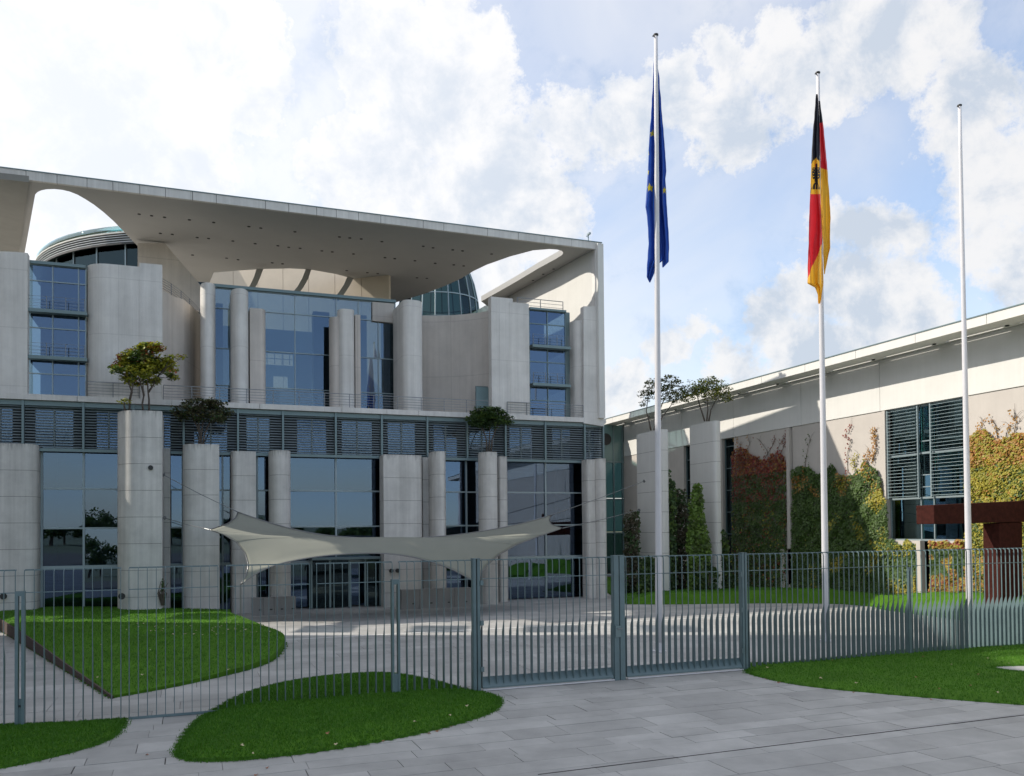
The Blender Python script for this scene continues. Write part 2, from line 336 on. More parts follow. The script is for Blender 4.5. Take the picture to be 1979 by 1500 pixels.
# ================================================================ THE MAIN BUILDING
B = empty('government_building', W(-10, 0, 0), 'large pale concrete government building with flat roof canopy, glass front and terrace', 'building')
def smooth(o, ang=35):
    me = o.data; me.polygons.foreach_set('use_smooth', [True] * len(me.polygons)); me.set_sharp_from_angle(angle=R(ang)); return o
def plan(u0, u1, v, D, rl=0, dl=0, rr=0, dr=0, n=9):
    p = [(u0, v - D)]
    p += [(u0 + rl * (1 - cos(pi / 2 * i / n)), v - dl * (1 - sin(pi / 2 * i / n))) for i in range(n + 1)] if rl else [(u0, v)]
    p += [(u1 - rr * (1 - sin(pi / 2 * i / n)), v - dr * (1 - cos(pi / 2 * i / n))) for i in range(n + 1)] if rr else [(u1, v)]
    p += [(u1, v - D)]; return p
def column(name, x0, x1, y, ytop, v, D, m, parent, z0, rl=0, dl=0, rr=0, dr=0, step=None, ztop=None):
    """a cast pillar; x0..x1 are its edges, rounded at the left and right by shares rl, rr of its width"""
    # seen obliquely, one flank shows: the outline's far edge is the back corner on the side away from the vanishing point
    u0 = U(x0, y, v - D) if x0 > 371 else U(x0, y, v); u1 = U(x1, y, v) if x1 > 371 else U(x1, y, v - D); w = u1 - u0
    z1 = ztop or Z((x0 + x1) / 2, ytop, v)
    pl = plan(u0, u1, v, D, rl * w, dl, rr * w, dr)
    if not step:
        mb = MB(); mb.prism([W(a, b, z0) for a, b in pl], UP * (z1 - z0)); return smooth(fixn(mb.build(name, m, parent))), (u0, u1, z1)
    root = empty(name, W((u0 + u1) / 2, v - D / 2, z0)); 
    cu = sum(a for a, b in pl) / len(pl); cv = sum(b for a, b in pl) / len(pl)
    mb = MB(); mb.prism([W(cu + (a - cu) * .97, cv + (b - cv) * .97, z0 + .01) for a, b in pl], UP * (z1 - z0 - .03))
    smooth(fixn(mb.build('core', 'joint', root)))
    z = z0; k = 0
    while z < z1 - .05:
        top = z1 - (int((z1 - z) / step - 1e-4)) * step
        if top - z < .25: top += step
        top = min(top, z1)
        mb = MB(); mb.prism([W(a, b, z) for a, b in pl], UP * (top - z - (.015 if top < z1 - .01 else 0)))
        o = smooth(fixn(mb.build('cast_segment', m if top < z1 - .01 or m != 'pillar' else 'pillar_top', root))); z = top
    return root, (u0, u1, z1)

zs0, zs1 = 10.37, 10.64                  # the terrace slab
ZG = [0.06, 2.38, 4.3, 6.2, 8.12]         # levels of the transoms
uL, uR = U(-260, 1000, 0), U(1167, 900, 0)
# --- roof plate
zsof = 20.8
P = [(-75, 333.5), (1150, 481), (980, 575), (945, 594), (930, 582.5), (965, 563), (1000, 543), (1040, 519), (1075, 500), (1086, 493), (1088.5, 489), (1086, 485), (1077, 482.5), (1062, 481.5), (1030, 484), (985, 496),
     (940, 512), (915, 524), (890, 539), (860, 552.5), (820, 568), (760, 586), (736, 584), (742, 560), (700, 544), (650, 530), (600, 521), (560, 519), (510, 520), (460, 523), (413, 527), (405, 546),
     (385, 545), (350, 537), (310, 517), (288, 498), (270, 480), (252, 461), (235, 443), (218, 426), (200, 410), (182, 396), (165, 385), (150, 376.5), (135, 370.5), (120, 367), (105, 365.5), (90, 366), (80, 368), (73, 371), (68, 376), (48, 487), (43, 520), (-75, 505)]
mb = MB()
pts = [gnd(x, y, zsof) for x, y in P]
# keep the front edge just behind the fascia panels
mb.prism(pts, UP * .38)
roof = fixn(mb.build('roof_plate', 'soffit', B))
# the edge strip of lighter stone
ul = U(-75, 340, .6)
cuts = [-75, -60, -5, 50, 110, 168, 218, 270, 320, 372, 418, 513, 558, 612, 650, 693, 736, 818, 858, 942, 1002, 1052, 1105, 1163]
zf0, zf1 = 20.78, 21.2
me_cache = {}
for a, b in zip(cuts[:-1], cuts[1:]):
    ya = 330 + .1247 * a
    u_a, u_b = U(a, ya, .6), U(b, ya + .1247 * (b - a), .6)
    uvz('fascia_panel', u_a + .012, u_b - .012, .42, .6, zf0, zf1, 'conc', B)
uE = U(1163, 480, .6)
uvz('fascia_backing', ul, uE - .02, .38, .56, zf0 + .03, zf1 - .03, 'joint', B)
uvz('roof_flashing', ul, uE + .02, .36, .63, zf1, zf1 + .045, 'frame', B)
# row of small round downlights in the soffit
dl = [(269, 414), (293, 417), (318, 420), (366, 425), (413, 430), (481, 438), (504, 441), (570, 448), (656, 458), (676, 460), (698, 462), (738, 467), (818, 476), (837, 479), (875, 483), (894, 485), (950, 491),
      (310, 451), (333, 453), (381, 459), (403, 461), (450, 466), (493, 471), (537, 475), (558, 478), (580, 480), (622, 485), (642, 487), (683, 491), (744, 498), (763, 500), (802, 504), (841, 509), (877, 512), (896, 514),
      (325, 488), (372, 493), (438, 499), (460, 502), (526, 508), (546, 510), (670, 523), (710, 527), (730, 529), (806, 537), (825, 538), (33, 381), (1070, 520), (1050, 530), (1030, 542)]
lm = MB(); lm.tube([V((0, 0, -.02)), V((0, 0, .02))], .085, 10); lme = lm.mesh('downlight', 'black')
for (x, y) in dl:
    o = link('downlight', lme, B, gnd(x, y, zsof - .005) - V(B.location))
# --- end wall, splayed side wall, strip that joins roof and wall
slab('end_wall', [(1128, 592), (1150, 592.5), (1150, 481), (1163.3, 482.5), (1167.3, 824), (1128, 818)], .58, .45, 'conc', B)
p_a, p_b = gnd(1150, 482, zsof), gnd(975, 578, zsof)
d_ = (p_b - p_a).normalized(); nrm_ = V((d_.y, -d_.x, 0)); nrm_ = nrm_ if nrm_.x > 0 else -nrm_
mb = MB(); a0 = p_a - d_ * .3; b0 = p_b + d_ * 6
mb.prism([V((a0.x, a0.y, zs1)), V((b0.x, b0.y, zs1)), V((b0.x, b0.y, zsof + .3)), V((a0.x, a0.y, zsof + .3))], nrm_ * .4)
fixn(mb.build('side_wall', 'white_conc', B))
cm = MB(); c_ = W(U(1137, 462, .4), .4, 21.22); cm.bar(c_, c_ + UP * .45, .05); cm.box(c_ + UP * .47 + EV * .08, EV * .16, EU * .06, UP * .05); cm.bar(c_ + UP * .3, c_ + UP * .36 - EU * .15, .03)
cm.build('roof_camera', 'frame_l', B)
# left cheek under the roof, and left end wall of the terrace storey
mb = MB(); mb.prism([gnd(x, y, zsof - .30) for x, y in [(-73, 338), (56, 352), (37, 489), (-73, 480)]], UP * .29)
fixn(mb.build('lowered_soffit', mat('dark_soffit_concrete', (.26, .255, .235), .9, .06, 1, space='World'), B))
# --- terrace slab
us0 = U(-260, 770, .6)
k = us0; edges = [k]
while k < U(1128, 815, .6) - 2: k += 4.2; edges.append(k)
edges[-1] = U(1128, 815, .6)
for a, b in zip(edges[:-1], edges[1:]): uvz('slab_edge_panel', a + .01, b - .01, .4, .62, zs0, zs1, 'conc', B)
uvz('terrace_slab', us0, uR - .02, -44, .4, zs0 + .01, zs1 - .01, 'conc', B)

# --- lower curtain wall: mullions, transoms and panes, all one by one
mx_ = [-260, -190, -120, -50, 5, 81, 162, 255, 318, 353, 430, 497, 549, 649, 738, 826, 901, 977, 1054, 1127, 1167]
mu = [U(x, 1000, 0) for x in mx_]
for u in mu:
    uvz('mullion', u - .045, u + .045, -.10, .09, ZG[0], ZG[-1], 'frame_l', B)
for z in ZG[1:]:
    for a, b in zip(mu[:-1], mu[1:]):
        uvz('transom', a + .045, b - .045, -.06, .07, z - .04, z + .04, 'frame_l', B)
for j in range(4):
    for i, (a, b) in enumerate(zip(mu[:-1], mu[1:])):
        tilt = random.uniform(-.006, .006)
        uvz('glass_pane', a + .045, b - .045, -.02 + tilt, .0 + tilt, ZG[j] + (.04 if j else 0), ZG[j + 1] - .04, 'glass', B)
# thick low transom beam
uvz('door_beam', uL, uR, .07, .2, 2.36, 2.5, 'frame_l', B)
# dark rooms behind the glass
uvz('back_wall', uL, uR, -7.2, -7, .0, zs0, 'room', B)
for z in (4.2, 8.1): uvz('floor_slab', uL, uR, -7, -.6, z - .15, z + .1, 'room', B)
uvz('side_wall_inner', uR - .2, uR - .02, -7, -.2, .0, zs0, 'room', B)
for i in range(9):
    x = -40 + i * 140; u = U(x, 1000, -3.5)
    uvz('inner_column', u - .25, u + .25, -3.6, -3.1, 0, 8, 'room', B)
# --- louver storey: frame of posts, slats in every bay
lx = [-260, -190, -120, -50, 44, 161, 258, 355, 460, 547, 649, 738, 826, 903, 977, 1054, 1130, 1166]
lu = [U(x, 850, .45) for x in lx]
for u in lu:
    uvz('louver_post', u - .05, u + .05, .3, .5, ZG[-1] - .02, zs0 - .01, 'frame', B)
uvz('louver_beam', lu[0], lu[-1], .2, .48, ZG[-1] - .16, ZG[-1] - .02, 'frame', B)
uvz('head_beam', lu[0], lu[-1], .1, .42, zs0 - .24, zs0 - .02, 'frame', B)
ns = 15
for a, b in zip(lu[:-1], lu[1:]):
    w = b - a - .12; mbs = MB(); c = V((0, 0, 0))
    tl = (EV * cos(R(38)) - UP * sin(R(38))); tn = (EV * sin(R(38)) + UP * cos(R(38)))
    mbs.box(c, EU * w / 2, tl * .048, tn * .007); sme = mbs.mesh('louver_slat', 'slat')
    for j in range(ns):
        z = ZG[-1] + .07 + j * (zs0 - .3 - ZG[-1] - .05) / (ns - 1)
        link('louver_slat', sme, B, W((a + b) / 2, .34, z) - V(B.location))
# window strip behind the louvers: panes with dark piers between
for k, (a, b) in enumerate(zip(lu[:-1], lu[1:])):
    w = b - a; p = a + w * random.uniform(.15, .3); q = b - w * random.uniform(.12, .3)
    uvz('strip_window', p, q, -.3, -.27, ZG[-1] + .05, zs0 - .3, 'glass', B)
    uvz('pier_panel', a, p, -.34, -.25, ZG[-1] + .05, zs0 - .02, 'dark', B); uvz('pier_panel', q, b, -.34, -.25, ZG[-1] + .05, zs0 - .02, 'dark', B)
    uvz('window_post', (p + q) / 2 - .04, (p + q) / 2 + .04, -.27, -.2, ZG[-1] + .05, zs0 - .3, 'frame_l', B)
uvz('window_head', lu[0], lu[-1], -.34, -.25, zs0 - .3, zs0 - .02, 'frame', B)

# --- upper storey
def ty(x): return 767 + .0419 * (x - 55)
def low(x): return ty(x) + 3
slab('upper_wall', [(-30, 484.5), (30, 487), (53.5, 489), (52.5, low(53)), (-30, low(-30))], .5, .5, 'conc', B)
# blue glazed bay
def glazed(x0, x1, ytop, ybot, v, mull, trans, mg, ledges=(), room=3.5, thick=.05, fm='frame_l'):
    xm = (x0 + x1) / 2; ym = (ytop + ybot) / 2
    u0, u1 = U(x0, ym, v), U(x1, ym, v); z1 = Z(xm, ytop, v); z0 = Z(xm, ybot, v)
    us = [u0] + [U(x, ym, v) for x in mull] + [u1]; zs = sorted([z0] + [Z(xm, t, v) for t in trans] + [z1])
    for u in us: uvz('window_mullion', u - thick / 2, u + thick / 2, v - .05, v + .06, z0, z1, fm, B)
    for z in zs: 
        for a, b in zip(us[:-1], us[1:]): uvz('window_transom', a + thick / 2, b - thick / 2, v - .04, v + .05, z - thick / 2, z + thick / 2, fm, B)
    for a, b in zip(us[:-1], us[1:]):
        for c, d in zip(zs[:-1], zs[1:]):
            t = random.uniform(-.008, .008)
            uvz('window_pane', a + thick / 2, b - thick / 2, v - .02 + t, v + t, c + thick / 2, d - thick / 2, mg, B)
    for l in ledges:
        z = Z(xm, l, v); uvz('balcony_ledge', u0, u1 + .1, v + .06, v + .55, z - .1, z + .06, 'frame', B)
        mb = MB()
        for h in (.18, .34, .5, .66): mb.bar(W(u0 + .05, v + .5, z + h), W(u1, v + .5, z + h), .013)
        n = 3
        for i in range(n + 1):
            u = u0 + .05 + (u1 - u0 - .05) * i / n; mb.bar(W(u, v + .5, z), W(u, v + .5, z + .68), .03)
        mb.build('balcony_railing', 'rail', B)
        if room: uvz('inner_floor', u0 + .1, u1 - .1, v - room, v - .08, z - .2, z + .04, 'room', B)
    if room:
        uvz('inner_wall', u0 + .1, u1 - .1, v - room - .2, v - room, z0, z1, 'room', B)
    return u0, u1, z0, z1
b0_ = glazed(53.5, 166, 515, ty(110) + 2, -.2, [102, 152], [546, 604, 636, 693, 724], 'glass', ledges=(606, 695), room=3)
uvz('bay_roof', b0_[0], b0_[1], -4, .0, b0_[3], b0_[3] + .14, 'frame', B)
column('rounded_wall', 165, 276, 650, 511, .5, 1.0, 'conc', B, zs1 - .06, rl=.42, dl=.9)
column('flat_wall', 269.5, 314, 650, 510, .52, .4, 'conc', B, zs1 - .06)
def strip(name, pv, yref, z0, z1, th, m, z1b=None):
    mb = MB(); P0 = [W(U(x, yref, v), v, 0) for x, v in pv]
    # thin out into a curve with thickness behind
    fr = []; n = len(P0)
    for i, p in enumerate(P0):
        t = (P0[min(i + 1, n - 1)] - P0[max(i - 1, 0)]).normalized(); nn = V((-t.y, t.x, 0)); nn = nn if nn.y > 0 else -nn; fr.append(nn)
    poly = P0 + [P0[i] + fr[i] * th for i in reversed(range(n))]
    mb.prism([p + UP * z0 for p in poly], UP * (z1 - z0)); return smooth(fixn(mb.build(name, m, B)), 50)
strip('curved_wall', [(312, -.4), (326, -1.0), (342, -2.0), (358, -3.2), (374, -4.8), (388, -6.5)], 650, zs1 - .06, Z(313, 560, -.4), .3, 'conc_beige')
zc = Z(313, 560, -.4); rmb = MB(); prev = None
for (x, v) in [(313, -.5), (331, -1.35), (350, -2.6), (366, -4.0), (386, -6.2)]:
    p = W(U(x, 650, v), v, zc); rmb.bar(p, p + UP * .62, .04)
    if prev:
        for h in (.12, .24, .36, .48, .6): rmb.bar(prev + UP * h, p + UP * h, .022)
    prev = p
rmb.build('roof_railing', 'rail', B)
zb = zs1 - .06
column('round_column', 387, 417, 660, 546, -.9, 2.2, 'conc', B, zb, .45, .7, .45, .7)
column('round_column', 445, 482, 660, 557, -.3, 1.8, 'conc', B, zb, .48, .9, .48, .9)
column('wall_pier', 480, 514.5, 680, 596, -1.1, 1.2, 'conc_beige', B, zb, rr=.35, dr=.5)
column('wall_pier', 636, 668, 700, 612, -1.2, .6, 'conc_beige', B, zb, rl=.4, dl=.6)
column('round_column', 652, 687, 700, 597, -.9, .7, 'conc', B, zb, .35, .5, .3, .4)
column('wall_pier', 680, 697, 700, 608, -1.3, 1.1, 'conc_beige', B, zb)
column('round_column', 760, 821.5, 680, 579, .2, 2.6, 'conc', B, zb, .25, .5, .42, .8)
slab('lintel_wall', [(720, 583.5), (762, 587), (762, 624), (720, 620)], -2.6, .4, 'conc_beige', B)
# hall glazing
glazed(412, 764, 572, ty(590) + 2, -2.8, [445, 570, 650, 693, 731], [609, 684, 753], 'glass_hall', room=0)
uvz('hall_head', U(412, 570, -2.8), U(764, 580, -2.8), -3.0, -2.6, Z(588, 571, -2.8), Z(588, 571, -2.8) + .16, 'frame', B)
MT['hall_room'] = mat('hall_inner_wall', (.22, .26, .30), .8)
# what one sees inside the hall: gallery with railing, far window
vg = -11.0
MT['inner_green'] = mat('dark_green_column', (.03, .055, .05), .5)
for a, b in ((417, 431), (606, 637), (697, 709), (741, 762)):
    uvz('inner_column', U(a, 700, -3.6), U(b, 700, -3.6), -4.3, -3.6, zs1, Z(588, 600, -3.6), 'inner_green', B)
for a, b in ((412, 540), (606, 764)): uvz('parapet_panel', U(a, 770, -3.2), U(b, 770, -3.2), -3.3, -3.2, zs1, Z(575, 756, -3.2), 'inner_green', B)
holes = [(508, 566, 682, 706), (528, 556, 727, 752)]
hu = [(U(a, 700, vg), U(b, 700, vg), Z(540, d, vg), Z(540, c, vg)) for a, b, c, d in holes]
gu0, gu1 = U(380, 700, vg), U(800, 700, vg); gz0, gz1 = zs1, Z(575, 640, vg)
xs_ = sorted({gu0, gu1} | {h[0] for h in hu} | {h[1] for h in hu})
for a, b in zip(xs_[:-1], xs_[1:]):
    z = gz0
    for h in sorted([h for h in hu if h[0] <= a + 1e-6 and h[1] >= b - 1e-6], key=lambda h: h[2]) + [(0, 0, gz1, gz1)]:
        if h[2] - z > .02: uvz('hall_inner_wall', a, b, vg - .2, vg, z, h[2], MT['hall_room'], B)
        z = h[3]
h = hu[0]; mb = MB()
for k in range(4): mb.bar(W(h[0] + (h[1] - h[0]) * (k + .5) / 4, vg + .3, h[2]), W(h[0] + (h[1] - h[0]) * (k + .5) / 4, vg + .3, h[2] + .7), .05)
mb.bar(W(h[0], vg + .3, h[2] + .7), W(h[1], vg + .3, h[2] + .7), .05); mb.bar(W(h[0], vg + .3, h[2] + .35), W(h[1], vg + .3, h[2] + .35), .04); mb.build('gallery_railing', 'rail', B)
# drum wall on the right
strip('curved_wall', [(806, -3.25), (819, -3.1), (845, -2.85), (870, -2.5), (895, -2.05), (920, -1.5), (946, -.8)], 700, zb, Z(945, 601, -.8), .35, 'conc_beige')
slab('window_frame', [(919.5, 746), (946, 747), (946, 790), (919.5, 790)], -.9, .1, 'frame', B)
MT['spandrel_glass'] = mat('pale_teal_glass', (.22, .32, .34), .15)
slab('small_window', [(921, 748), (945, 749), (945, 788), (921, 788)], -.86, .03, 'spandrel_glass', B)
column('tall_wall', 944.5, 992, 700, 575, .5, .5, 'conc', B, zb)
column('tall_wall', 978.4, 1023, 700, 585, .52, .5, 'conc', B, zb, rl=.05, dl=.1)
t0_ = glazed(1023, 1093, 602, ty(1060) + 1, -.4, [1058], [628, 672, 701, 746, 775], 'glass', ledges=(673, 746), room=3, fm='frame')
uvz('bay_roof', t0_[0], t0_[1], -3.4, -.2, t0_[3], t0_[3] + .12, 'frame', B)
column('dark_post', 1093.5, 1102, 700, 604, -.5, .1, 'frame', B, zb)
column('rounded_wall', 1100, 1129, 700, 618, .3, .9, 'conc', B, zb, rl=.7, dl=.4)
# railing on the tower and terrace
def railing(name, u0, u1, v, z, h, rows, post, pitchu, parent=B):
    mb = MB()
    for i in range(rows): 
        zz = z + h * (i + 1) / rows; mb.bar(W(u0, v, zz), W(u1, v, zz), .02 if i < rows - 1 else .035)
    o = mb.build(name, 'rail', parent)
    n = max(1, round((u1 - u0) / pitchu)); pm = MB(); pm.bar(V((0, 0, 0)), V((0, 0, h)), .035); pme = pm.mesh('railing_post', 'rail')
    for i in range(n + 1):
        q = link('railing_post', pme, o, W(u0 + (u1 - u0) * i / n, v, z) ); 
    return o
railing('tower_railing', U(1000, 590, -.6), U(1088, 595, -.6), -.6, t0_[3] + .1, .62, 3, .03, 1.6)
railing('terrace_railing', U(166, 760, .52), U(270, 760, .52), .56, zs1, .72, 5, .03, 1.15)
railing('terrace_railing', U(316, 765, .52), U(944, 790, .52), .56, zs1, .72, 5, .03, 1.35)
railing('terrace_railing', U(980, 790, .52), U(1127, 800, .52), .56, zs1, .72, 5, .03, 1.25)
# --- cream back wall and curved beams seen through the roof opening
hw0 = W(U(404, 600, -17), -17, 0); hw1 = W(U(752, 600, -8.5), -8.5, 0)
nseg = 7
MT['warm_panel'] = mat('warm_cream_concrete', (.56, .49, .40), .85, .05, 1, space='World')
for i in range(nseg):
    a = hw0.lerp(hw1, i / nseg); b = hw0.lerp(hw1, (i + 1) / nseg); dd = (b - a).normalized(); nb = V((-dd.y, dd.x, 0)); nb = nb if nb.y > 0 else -nb
    mb = MB(); mb.prism([a + dd * .015 + UP * zs1, b - dd * .015 + UP * zs1, b - dd * .015 + UP * 23.2, a + dd * .015 + UP * 23.2], nb * .3)
    fixn(mb.build('hall_wall_panel', 'warm_panel', B))
for cx in ([(496, 519), (491, 535), (484, 550), (476, 562), (487, 563), (496, 550), (503, 535), (509, 519)],
           [(591, 520), (584, 538), (575, 554), (562, 569), (573, 571), (587, 554), (596, 538), (602, 520)],
           [(672, 534), (664, 551), (655, 565), (644, 577), (656, 579), (667, 566), (676, 552), (684, 537)]):
    slab('roof_beam', cx, -9, .35, 'soffit', B)
MT['ring_metal'] = mat('ring_metal', (.34, .36, .36), .4, metal=.2)
# --- glass rotunda behind, with ringed eaves
RC = V((-24.7, 72.8, 0)); RR = 13.8; RZ = 5.05
def ringm(r, z0, z1, th, n=72, a0=0, a1=2 * pi, c=RC):
    mb = MB(); full = abs(a1 - a0 - 2 * pi) < 1e-3; m = n if full else n + 1
    vs = []
    for i in range(m):
        a = a0 + (a1 - a0) * i / n; e = V((cos(a), sin(a), 0))
        vs += [c + e * r + UP * z0, c + e * r + UP * z1, c + e * (r - th) + UP * z1, c + e * (r - th) + UP * z0]
    fs = []
    for i in range(n):
        j = (i + 1) % m
        for q in range(4): fs.append((i * 4 + q, j * 4 + q, j * 4 + (q + 1) % 4, i * 4 + (q + 1) % 4))
    mb.add(vs, fs); return mb
ringm(RR + .5, 20.12 + RZ, 20.55 + RZ, .04).build('parapet_glass', 'glass_thin', B, True)
ringm(RR + .62, 20.00 + RZ, 20.08 + RZ, .12).build('eaves_ring', 'white_conc', B)
for i in range(4):
    ringm(RR + .60 - .03 * i, 19.84 + RZ - i * .15, 19.89 + RZ - i * .15, .05).build('louver_ring', 'ring_metal', B)
ringm(RR + .5, 19.25 + RZ, 20.02 + RZ, .1).build('dark_ring', 'black', B)
mb = MB(); n = 72
mb.prism([RC + V((cos(2 * pi * i / n), sin(2 * pi * i / n), 0)) * (RR + .4) + UP * (20.0 + RZ) for i in range(n)], UP * .03); mb.build('rotunda_roof', 'frame', B)
for i in range(36):
    a = 2 * pi * i / 36; a2 = 2 * pi * (i + 1) / 36; e = V((cos(a), sin(a), 0)); e2 = V((cos(a2), sin(a2), 0))
    mb = MB(); mb.prism([RC + e * RR + UP * zs1, RC + e2 * RR + UP * zs1, RC + e2 * RR + UP * (19.4 + RZ), RC + e * RR + UP * (19.4 + RZ)], -(e + e2) * .02)
    fixn(mb.build('rotunda_pane', 'glass_teal', B))
    mb = MB(); mb.bar(RC + e * (RR + .05) + UP * zs1, RC + e * (RR + .05) + UP * (19.4 + RZ), .09); mb.build('rotunda_mullion', 'frame_l', B)
for zz in (17.4 + RZ, 14.2 + RZ): ringm(RR + .08, zz, zz + .12, .15).build('rotunda_floor_ring', 'frame', B)
# concrete piece right of the rotunda, under the roof lobe
slab('stair_wall', [(266, 470), (318, 470), (388, 552), (388, 600), (266, 600)], -6.5, .3, 'conc_beige', B)
# glass lantern on the right, leaning in towards its top
c2 = hit(848, 560, W(0, -17.5, 0), EV); c2.z = 0; r2 = 3.25
prof = [(11, 1.04), (16.0, 1.04), (18.0, 1.02), (20.0, .99), (21.8, .93), (23.2, .84), (24.6, .68)]
for i in range(20):
    a = 2 * pi * i / 20; a2 = 2 * pi * (i + 1) / 20; e = V((cos(a), sin(a), 0)); e2 = V((cos(a2), sin(a2), 0))
    mb = MB(); vs = []; fs = []
    for j, (z, s_) in enumerate(prof): vs += [c2 + e * r2 * s_ + UP * z, c2 + e2 * r2 * s_ + UP * z]
    for j in range(len(prof) - 1): fs.append((2 * j, 2 * j + 1, 2 * j + 3, 2 * j + 2))
    mb.add(vs, fs); mb.build('lantern_pane', 'glass_teal', B)
    mb = MB(); mb.tube([c2 + e * (r2 * s_ + .03) + UP * z for z, s_ in prof], .05, 5); mb.build('lantern_rib', 'frame_l', B)
    for (z, s_) in prof[1:5]:
        pass
for (z, s_) in prof[1:5]: ringm(r2 * s_ + .05, z - .04, z + .04, .08, 40, c=c2).build('lantern_ring', 'frame_l', B)
ringm(r2 - .3, 11, 16.5, .1, 40, c=c2).build('lantern_core', 'room', B)
# --- lower block end returns
uvz('end_return', uR - .03, uR, -44, -.05, 0, zs0, 'conc', B)
uvz('left_return', uL - 3, uL, -44, 0, 0, zs1, 'conc', B)
uvz('rear_wall', uL, uR, -44.3, -44, 0, zs1 + .3, 'conc', B)
# entrance: glass porch with revolving door drum
ex0, ex1 = U(602, 1120, .8), U(735, 1120, .8)
for u in (ex0, U(638, 1120, .8), U(675, 1120, .8), U(706, 1120, .8), ex1): uvz('porch_post', u - .05, u + .05, .7, .82, 0.02, 2.55, 'frame', B)
uvz('porch_roof', ex0, ex1, .15, 1.0, 2.55, 2.68, 'frame', B)
for a, b in ((602, 638), (638, 675), (706, 735)):
    uvz('porch_pane', U(a, 1120, .8) + .05, U(b, 1120, .8) - .05, .75, .77, .05, 2.5, 'glass_teal', B)

# ================================================================ FREESTANDING PILLARS
GP = 'freestanding concrete pillars in front of the glass'
def pillar(x0, x1, ytop, v, D, label, rl=0, dl=0, rr=0, dr=0, y=1000, group=GP, step=1.22, m='pillar'):
    root, info = column('concrete_pillar', x0, x1, y, ytop, v, D, m, None, 0.0, rl, dl, rr, dr, step)
    tag(root, label, 'pillar', group); return root, info
pillar(-40, 81.5, 857, 1.2, 1.6, 'dark shaded pillar at the far left edge of the picture', rr=.2, dr=.6, y=950)
big, bi = pillar(222, 316.5, 793, 3.6, 2.6, 'tallest pillar, with the autumn maple on top', rl=.5, dl=1.5, y=950)
pillar(314, 330, 866, .9, 1.1, 'narrow slab squeezed just right of the tallest pillar')
p3, i3 = pillar(353, 424, 858, 2.6, 2.0, 'pillar with the dark bushy maple on top', rl=.4, dl=.8)
pillar(445, 495, 872, 1.6, 1.5, 'flat pillar behind the left end of the cloth sail', rl=.25, dl=.4)
pillar(519, 564, 870, 2.4, 1.6, 'rounded pillar left of the wide blue window', rl=.5, dl=.8, rr=.45, dr=.6)
pillar(734, 818, 879, 1.6, 1.0, 'broad flat pillar right of the wide blue window', rr=.12, dr=.3)
pillar(812, 832, 884, .8, .6, 'thin shaded slab between the broad pillar and its round neighbour')
pillar(829, 867, 872, 2.2, 1.2, 'round pillar standing right beside the broad flat pillar', rl=.45, dl=.7, rr=.45, dr=.7)
p8, i8 = pillar(925, 964, 873, 2.4, .9, 'pillar with the small green tree on top', rl=.45, dl=.7, rr=.15, dr=.3)
pillar(955, 985, 882, 1.2, .8, 'thin pillar directly right of the one with the green tree', rl=.2, dl=.3, rr=.4, dr=.5)
ra, _ = pillar(1125, 1151, 888, 1.3, .75, 'left lobe of the double pillar at the right end of the glass front', rl=.3, dl=.3)
rb, _ = pillar(1144, 1176, 886, 1.7, .9, 'right lobe of the double pillar at the right end of the glass front', rl=.35, dl=.4, rr=.35, dr=.5)
vw = 2.3                                          # the two by the side wing
w1, j1 = pillar(1232, 1296, 829, vw, 2.9, 'tall white pillar by the wing where the sail cable ends', rl=.35, dl=.35, rr=.3, dr=.3, group='tree pillars by the side wing', m='white_conc')
w2, j2 = pillar(1335, 1397, 812, vw + .6, 2.7, 'tall white pillar by the wing with a lit top, right of the cable pillar', rl=.35, dl=.35, rr=.3, dr=.3, group='tree pillars by the side wing', m='white_conc')
# fittings on pillars
fm = MB(); fm.tube([W(U(291, 904, 3.62), 3.55, Z(291, 904, 3.6)), W(U(291, 904, 3.62), 3.68, Z(291, 904, 3.6))], .11, 12)
o = fm.build('cable_port', 'black', big)
for x in (756, 768):  # pair of round black speakers
    c = fac(x, 1103, 1.62); fm = MB(); fm.tube([c - EV * .03, c + EV * .12], .11, 12)
    tag(fm.build('wall_speaker', 'black'), ('left' if x == 756 else 'right') + ' one of two round black speakers on the broad pillar', 'speaker', 'round speakers')
for x in (236, 8):
    c = fac(x, 1152, 3.75 if x > 100 else 1.3); fm = MB(); fm.tube([c - EV * .1, c + EV * .18], [.10, .15], 12)
    tag(fm.build('wall_lamp', 'black'), 'black round wall lamp low on the ' + ('tallest pillar' if x > 100 else 'far left pillar'), 'lamp', 'wall lamps')

# ================================================================ TREES
def leafmat(name, c, c2, rough=.55):
    m = mat(name, c, rough, col2=c2, scale=2.2, thr=(.35, .65), space='World')
    b = m.node_tree.nodes['Principled BSDF']
    try: b.inputs['Transmission Weight'].default_value = 0
    except Exception: pass
    t = m.node_tree; L = t.links.new; tl = t.nodes.new('ShaderNodeBsdfTranslucent'); mxs = t.nodes.new('ShaderNodeMixShader'); mxs.inputs[0].default_value = .3
    src = b.inputs['Base Color'].links[0].from_socket if b.inputs['Base Color'].links else None
    if src: L(src, tl.inputs['Color'])
    o = [n for n in t.nodes if n.type == 'OUTPUT_MATERIAL'][0]
    L(b.outputs[0], mxs.inputs[1]); L(tl.outputs[0], mxs.inputs[2]); L(mxs.outputs[0], o.inputs[0]); return m
MT['lf_green'] = leafmat('green_leaves', (.11, .17, .03), (.06, .11, .022))
MT['lf_yel'] = leafmat('yellow_green_leaves', (.50, .45, .05), (.28, .34, .04))  # autumn yellow, brightened to stand in for sun on the shaded maple
MT['lf_red'] = leafmat('red_leaves', (.36, .07, .03), (.30, .14, .035))
MT['lf_dark'] = leafmat('dark_leaves', (.06, .07, .035), (.085, .065, .04))
